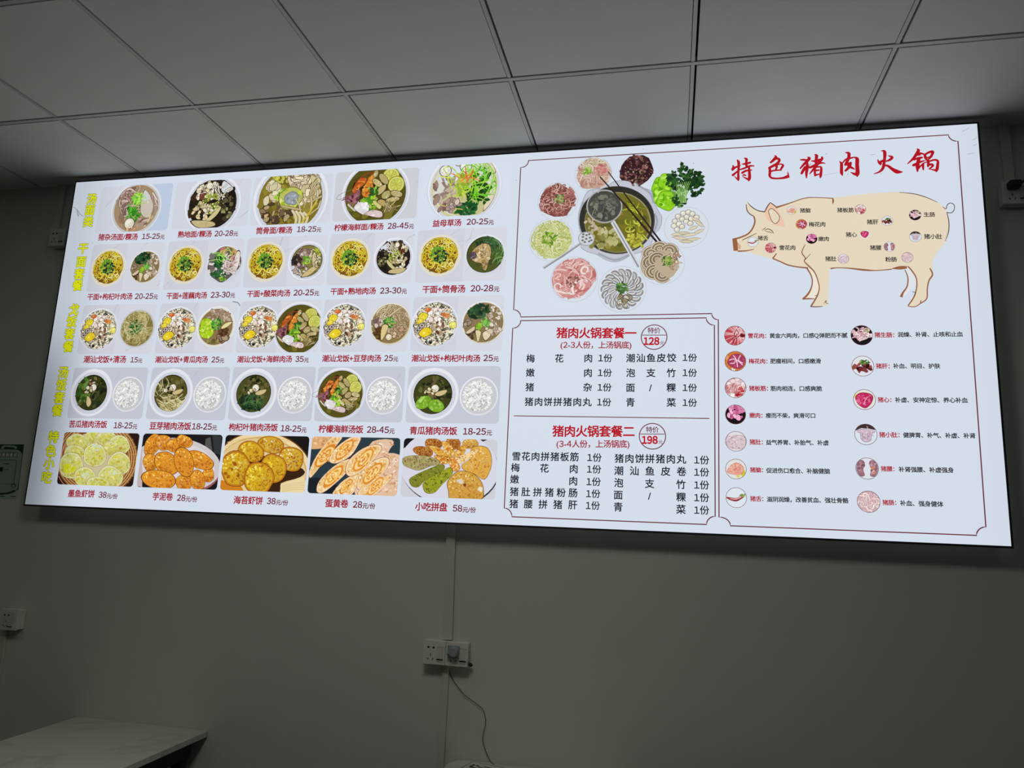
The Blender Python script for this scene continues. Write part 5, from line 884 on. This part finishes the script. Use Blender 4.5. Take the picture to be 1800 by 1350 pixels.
for k, x, y, r, nm, a0, a1, ay, ds, b0, b1, by, by1 in (('雪花肉', 162, 157, 57, '雪花肉：', 233, 355, 158, '黄金六两肉，口感Q弹肥而不腻', 353, 783, 158, 156), ('梅花肉', 165, 298, 58, '梅花肉：', 238, 362, 298, '肥瘦相间，口感嫩滑', 357, 637, 298, 298), ('猪板筋', 166, 445, 58, '猪板筋：', 240, 366, 448, '筋肉相连，口感爽脆', 358, 643, 449, 450), ('嫩肉', 166, 592, 56, '嫩肉：', 242, 335, 597, '瘦而不柴，爽滑可口', 332, 608, 598, 599), ('猪肚', 168, 740, 57, '猪肚：', 243, 338, 744, '益气养胃、补胎气、补虚', 333, 680, 746, 749), ('猪脑', 168, 893, 57, '猪脑：', 245, 338, 898, '促进伤口愈合、补脑健脑', 335, 687, 901, 906), ('猪舌', 170, 1051, 57, '猪舌：', 246, 340, 1057, '滋阴润燥，改善贫血、强壮骨骼', 338, 788, 1060, 1068),
        ('猪生肠', 862, 155, 60, '猪生肠：', 932, 1063, 153, '润燥、补肾、止咳和止血', 1060, 1420, 152, 149), ('猪肝', 868, 325, 61, '猪肝：', 940, 1037, 325, '补血、明目、护肤', 1035, 1295, 325, 325), ('猪心', 877, 510, 61, '猪心：', 950, 1047, 511, '补虚、安神定惊、养心补血', 1045, 1447, 512, 514), ('猪小肚', 885, 702, 62, '猪小肚：', 958, 1093, 704, '健脾胃、补气、补虚、补肾', 1090, 1490, 706, 710), ('猪腰', 892, 890, 63, '猪腰：', 967, 1064, 892, '补肾强腰、补虚强身', 1065, 1370, 895, 900), ('猪肠', 900, 1073, 63, '猪肠：', 976, 1074, 1078, '补血、强身健体', 1073, 1312, 1081, 1088)):
    onsign('cut_photo', CUTS[k], z8(x, y), .6, None, 'round picture of ' + LBL[k], rad(z8, x, y, r))
    A = Art(); label(A, nm, z8(a0, ay), z8(a1, ay + 1), (168, 34, 48), .030); label(A, ds, z8(b0, by), z8(b1, by1), (30, 32, 40), .026); onsign('cut_description', A.mesh('cut_description'), label='line of small text beside a round picture')

# ---- scuffs on the film
zs1, zs2 = zoomed(50, 280, 6.75), zoomed(1680, 180, 4.5)
A = Art()
def scuff(z, pts, wd, c): A.rib([z(x, y) + (wd,) for x, y in pts], c, n=2)
for P in ([(538, 565), (590, 610), (620, 655), (655, 682)], [(570, 590), (585, 650), (595, 690)], [(580, 615), (605, 660), (585, 660), (580, 630)]): scuff(zs1, P, .0016, (96, 100, 106))
for P in ([(48, 232), (78, 218), (104, 204)], [(128, 302), (150, 290), (170, 275)], [(132, 345), (150, 338), (166, 330)], [(90, 410), (150, 402)]): scuff(zs2, P, .0014, (150, 160, 160))
scuff(z3, [(1250, 97), (1280, 103), (1292, 122)], .003, (90, 94, 104)); scuff(zt2, [(740, 740), (850, 715), (1070, 670)], .0009, (150, 158, 166)); scuff(zt3, [(0, 310), (120, 296)], .0012, (120, 126, 136)); scuff(zt3, [(155, 345), (165, 340)], .0015, (110, 112, 120))
for z, x, y, r in ((zt2, 795, 220, .0016), (zt2, 1320, 708, .0014), (zt3, 262, 768, .0014), (z2, 1755, 350, .0014), (z5, 1005, 163, .0013), (z5, 1347, 260, .0014), (z1, 585, 745, .0013)): A.ell(*z(x, y), r, r, (70, 74, 84), 0, 8)
onsign('scuff_marks', A.mesh('scuff_marks'), layer=.5, label='fine grey scratches on the film')
# ------------------------------------------------------------------ things on the wall and under the sign
def wallpx(px, py, y=0.0): p = ray_to(px, py, 1, y); return (p.x, p.z)
def socket(name, x0, z0, gangs, label, group=None, rocker=True):
    """surface-mounted socket box; local origin at the lower left of its back"""
    root = empty(name, (x0, 0, z0), label, 'wall socket', group); G = .0855
    boxes('back_box', [(0.002, G * gangs - .002, -.034, -.0005, .002, .082)], M_PLASTIC, root, .003)
    for k in range(gangs):
        o = k * G
        pl = boxes('face_plate', [(o + .0006, o + G - .0006, -.042, -.0338, 0, .084)], M_PLASTIC, root, .0025, 3)
        hb = bmesh.new()
        for fx, fz, wd, ht, a in ((.25, .71, .007, .006, 0), (.48, .71, .007, .006, 0), (.36, .41, .0022, .009, .15), (.25, .23, .0022, .008, .6), (.46, .23, .0022, .008, -.6)):
            cx, cz = o + fx * G, fz * .084; ca, sa = cos(a), sin(a)
            q = [(cx + u * ca - v * sa, cz + u * sa + v * ca) for u, v in ((-wd / 2, -ht / 2), (wd / 2, -ht / 2), (wd / 2, ht / 2), (-wd / 2, ht / 2))]
            prism(hb, q, -.0434, -.0405)
        bmobj('pin_holes', hb, M_SLOT, pl)
        if rocker:
            boxes('rocker_switch', [(o + .64 * G, o + .90 * G, -.0445, -.0418, .022, .061)], M_PLASTIC2, pl, .001)
            boxes('switch_gap', [(o + .63 * G, o + .91 * G, -.0426, -.041, .0165, .021), (o + .64 * G, o + .9 * G, -.0424, -.041, .0105, .0118), (o + .63 * G, o + .91 * G, -.0424, -.041, .0615, .0626)], M_SLOT, pl)
        else:
            boxes('usb_ports', [(o + .30 * G, o + .36 * G, -.0434, -.041, .0135, .0165), (o + .46 * G, o + .72 * G, -.0434, -.041, .0125, .0165)], M_SLOT, pl)
            boxes('insert', [(o + .1 * G, o + .82 * G, -.0428, -.0415, .006, .074)], M_PLASTIC2, pl, .0005)
    return root
def trunk(name, xt, xb, z1, z0, wd, label, dep=.015):
    """flat cable cover: its snap-on lid, its base channel"""
    root = empty(name, ((xt + xb) / 2, 0, z0), label, 'cable trunking'); m = (xt + xb) / 2
    def sl(h, n, y0, y1, mm):
        bm = bmesh.new(); prism(bm, [(xb - m - h, 0), (xb - m + h, 0), (xt - m + h, z1 - z0), (xt - m - h, z1 - z0)], y0, y1); return bmobj(n, bm, mm, root, .0012, 2)
    sl(wd / 2 - .002, 'base_channel', -dep * .55, -.0003, M_TRUNK); sl(wd / 2, 'lid', -dep, -dep * .5, M_TRUNK)
    return root

sk = socket('double_socket', -.346, 1.067, 2, 'white double wall socket below the middle of the menu board, grey plug in it')
g = bmesh.new(); tube(g, [(.171, -.02, .008), (.178, -.022, .007), (.181, -.024, .004)], .006, 10); bmobj('cable_grommet', g, M_BLACK, sk)
px_, pz_ = -.346 + .0855 + .036, 1.067 + .052
plug = empty('plug', (px_, -.042, pz_), 'grey round plug pushed into the right half of the double socket', 'plug')
boxes('plug_base', [(-.026, .018, -.007, -.0008, -.024, .02)], M_GREYPLUG, plug, .002, 3)
g = bmesh.new(); tube(g, [(0, -.0065, 0), (0, -.012, 0), (0, -.026, 0), (0, -.029, 0)], [.0175, .0175, .0165, .0135], 20); bmobj('plug_body', g, M_GREYPLUG, plug)
g = bmesh.new(); tube(g, [(-.012, -.018, -.003), (-.02, -.02, -.006), (-.024, -.021, -.010)], [.006, .005, .004], 10); bmobj('cord_sleeve', g, M_GREYPLUG, plug)
trunk('cable_trunking', -.272, -.263, 1.566, 1.152, .036, 'cream cable trunking running from the menu board down to the double socket', .016)
trunk('cable_trunking', -.2645, -.2655, 1.064, 0.0, .026, 'narrow white cable trunking running down below the double socket', .012)
socket('socket', -2.185, 1.060, 1, 'white wall socket at the left edge, beneath the green poster', rocker=False)
trunk('cable_trunking', -2.187, -2.18, 1.058, 0.0, .026, 'narrow cable trunking dropping below the left-edge socket', .012)
socket('socket', 1.655, 2.7327, 1, 'white wall socket with black plug, high on the wall right of the menu board')
trunk('cable_trunking', 1.691, 1.695, CEIL - .002, 2.818, .033, 'white cable trunking from the ceiling to the socket right of the menu board', .014)
socket('socket', -2.255, 2.735, 1, 'dim white wall socket high up, left of the menu board')
trunk('cable_trunking', -2.258, -2.256, CEIL - .002, 2.821, .036, 'dim cable trunking from the ceiling to the socket left of the menu board', .014)

bp = empty('power_plug', (1.688, -.045, 2.795), 'black plug with cord in the socket right of the menu board', 'plug')
boxes('plug_body', [(-.02, .017, -.032, -.0005, -.012, .012)], M_BLACK, bp, .004, 3)
g = bmesh.new(); tube(g, crom([(.014, -.02, .0), (.03, -.028, .008), (.045, -.03, -.004), (.056, -.03, -.03), (.066, -.025, -.07), (.078, -.012, -.14), (.085, .02, -.26), (.088, .034, -.5), (.09, .034, -1.2)], 5), .0042, 10); bmobj('cord', g, M_BLACK, bp)

# thin wire sagging from the double socket down behind the table
W = [(789, 1172), (792, 1186), (797, 1196), (803, 1205), (815, 1220), (832, 1233), (848, 1246), (852.5, 1258), (853.5, 1272), (850, 1287), (848, 1299), (851, 1312), (857, 1328), (861, 1336)]
g = bmesh.new(); pts = [(-.262, -.010, 1.075)] + [(wallpx(x, y, -.009)[0], -.009, wallpx(x, y, -.009)[1]) for x, y in W[1:]]
e = pts[-1]; pts += [(e[0] + .006, -.009, .752), (e[0] + .02, -.02, .7505)]
tube(g, crom(pts, 4), .0011, 6); tag(bmobj('wire', g, M_WIRE), 'thin dark wire hanging from the double socket down to the table by the wall', 'wire')

# green poster at the left edge
pst = empty('poster', (-2.35, 0, 1.575), 'green poster with a pale tag shape, left of the menu board', 'poster')
zw = lambda x, y: (lambda p: (p[0] + 2.35, p[1] - 1.575))(wallpx(x / 12.27, 775 + y / 12.27))
def sheet(name, pts, y0, m, th=.0006):
    bm = bmesh.new(); prism(bm, pts, -y0 - th, -y0); return bmobj(name, bm, m, pst)
sheet('sheet', [zw(-900, 70), zw(525, 78), zw(395, 1245), zw(-1080, 1240)], .0003, M_POSTER3, .001)
sheet('green_ground', [zw(-900, 70), zw(525, 78), zw(398, 1050), zw(330, 1100), zw(210, 1145), zw(60, 1165), zw(-700, 1160), zw(-1050, 1060)], .0014, M_GREEN)
sheet('tag_shape', crom([zw(-860, 300), zw(-800, 200), zw(-400, 185), zw(20, 185), (zw(330, 190)), zw(430, 215), zw(478, 280), zw(470, 420), zw(385, 1020), zw(300, 1060), zw(190, 1105), zw(40, 1120), zw(-600, 1115), zw(-1000, 1020)], 3, True), .0021, M_POSTER2)
for P in ([(30, 175), (60, 110), (130, 95), (300, 100), (375, 120), (380, 165), (340, 180), (310, 140), (110, 130), (90, 170)],): sheet('tag_handle', [zw(*p) for p in P], .0028, M_POSTER2)
for k in range(5):
    x = 310 - 84 * k; sheet('heading_block', [zw(x, 252), zw(x + 78, 254), zw(x + 68, 350), zw(x - 10, 348)], .0028, M_GREEN); sheet('heading_letter', [zw(x + 8, 264), zw(x + 68, 266), zw(x + 60, 340), zw(x, 338)], .0035, M_POSTER)
sheet('panel_edge', [zw(-800, 405), zw(350, 412), zw(376, 435), zw(310, 930), zw(-870, 920)], .0028, M_GREEN); sheet('panel', [zw(-795, 416), zw(340, 423), zw(365, 445), zw(302, 925), zw(-865, 915)], .0035, M_POSTER2)
for x0, x1, y, h in ((90, 220, 490, 16), (105, 215, 615, 12)): sheet('text_dash', [zw(x0, y), zw(x1, y + 2), zw(x1 - 3, y + h), zw(x0 - 3, y + h - 2)], .0042, M_INK)
sheet('dark_square', [zw(-90, 570), zw(88, 572), zw(76, 660), zw(-104, 658)], .0042, M_INK)
sheet('emblem_ring', crom([zw(310 + 50 * cos(t), 970 + 48 * sin(t)) for t in [k * pi / 6 for k in range(12)]], 2, True), .0042, M_GREEN); sheet('emblem', crom([zw(312 + 34 * cos(t), 978 + 34 * sin(t)) for t in [k * pi / 6 for k in range(12)]], 2, True), .0049, M_POSTER2)
for x0, x1 in ((-60, 110), (235, 340)): sheet('footer_text', [zw(x0, 1188), zw(x1, 1190), zw(x1 - 2, 1206), zw(x0 - 2, 1203)], .0014, M_INK)

# dining tables against the wall
def table(x0, x1, rc, label):
    root = empty('dining_table', ((x0 + x1) / 2, -.603, 0), label, 'table', 'dining tables against the wall'); h = (x1 - x0) / 2
    bm = bmesh.new(); prism(bm, rrect(-h, h, -.6, .6, rc, 8), .730, .750, 'z'); bmobj('tabletop', bm, M_TOP, root, .002, 2)
    boxes('apron', [(-h + .03, h - .03, .53, .55, .67, .7295), (-h + .03, h - .03, -.55, -.53, .67, .7295), (-h + .03, -h + .05, -.53, .53, .67, .7295), (h - .05, h - .03, -.53, .53, .67, .7295)], M_LEG, root)
    for sx in (-1, 1):
        for sy in (-1, 1): boxes('leg', [(sx * (h - .055) - .02, sx * (h - .055) + .02, sy * .52 - .02, sy * .52 + .02, 0, .669)], M_LEG, root, .002)
    return root
table(-1.780, -1.198, .004, 'white marble-patterned table with square corners, in the lower left against the wall')
table(-.2225, .3775, .055, 'white table with rounded corners under the double socket, only its back edge showing')

# printed menu sheet on the second table
ms = empty('menu_sheet', (-.1, -.12, .7501), 'paper menu sheet with a dark border line lying on the rounded table', 'menu sheet')
c0, d1, d2 = Vector((-.147, -.012)), Vector((-.25, -.968)).normalized(), Vector((.968, -.25)).normalized()
def tp(a, b): v = c0 + d1 * a + d2 * b; return (v.x + .1, v.y + .12)
def flat(name, q, za, zb, m):
    bm = bmesh.new(); prism(bm, [tp(*p) for p in q], za, zb, 'z'); return bmobj(name, bm, m, ms)
flat('border', [(0, 0), (.30, 0), (.30, .21), (0, .21)], .0002, .0008, M_INK); flat('paper', [(.0035, .0035), (.2965, .0035), (.2965, .2065), (.0035, .2065)], .0008, .0012, M_PAPER)
for a, b, la, lb in ((.028, .018, .012, .010), (.028, .034, .012, .010), (.043, .016, .010, .012), (.026, .060, .006, .034), (.040, .046, .007, .036), (.054, .020, .008, .07)): flat('printed_line', [(a, b), (a + la, b), (a + la, b + lb), (a, b + lb)], .0012, .0015, M_INK)

# recessed ceiling lamps that light the room
M_LAMP = []
for i, (x, y, pw) in enumerate(LAMPS):
    t = empty('ceiling_lamp', (x, y, CEIL), ('square ceiling lamp above the middle of the room', 'square ceiling lamp towards the left of the room', 'square ceiling lamp towards the right of the room')[i], 'ceiling lamp', 'ceiling lamps')
    boxes('lamp_frame', [(-.3, .3, -.3, -.28, -.012, .0), (-.3, .3, .28, .3, -.012, .0), (-.3, -.28, -.28, .28, -.012, .0), (.28, .3, -.28, .28, -.012, .0)], M_BAR, t)
    boxes('diffuser', [(-.28, .28, -.28, .28, -.008, -.001)], light_material('lamp_glow', pw, (1.0, 0.99, 0.93, 1)), t)
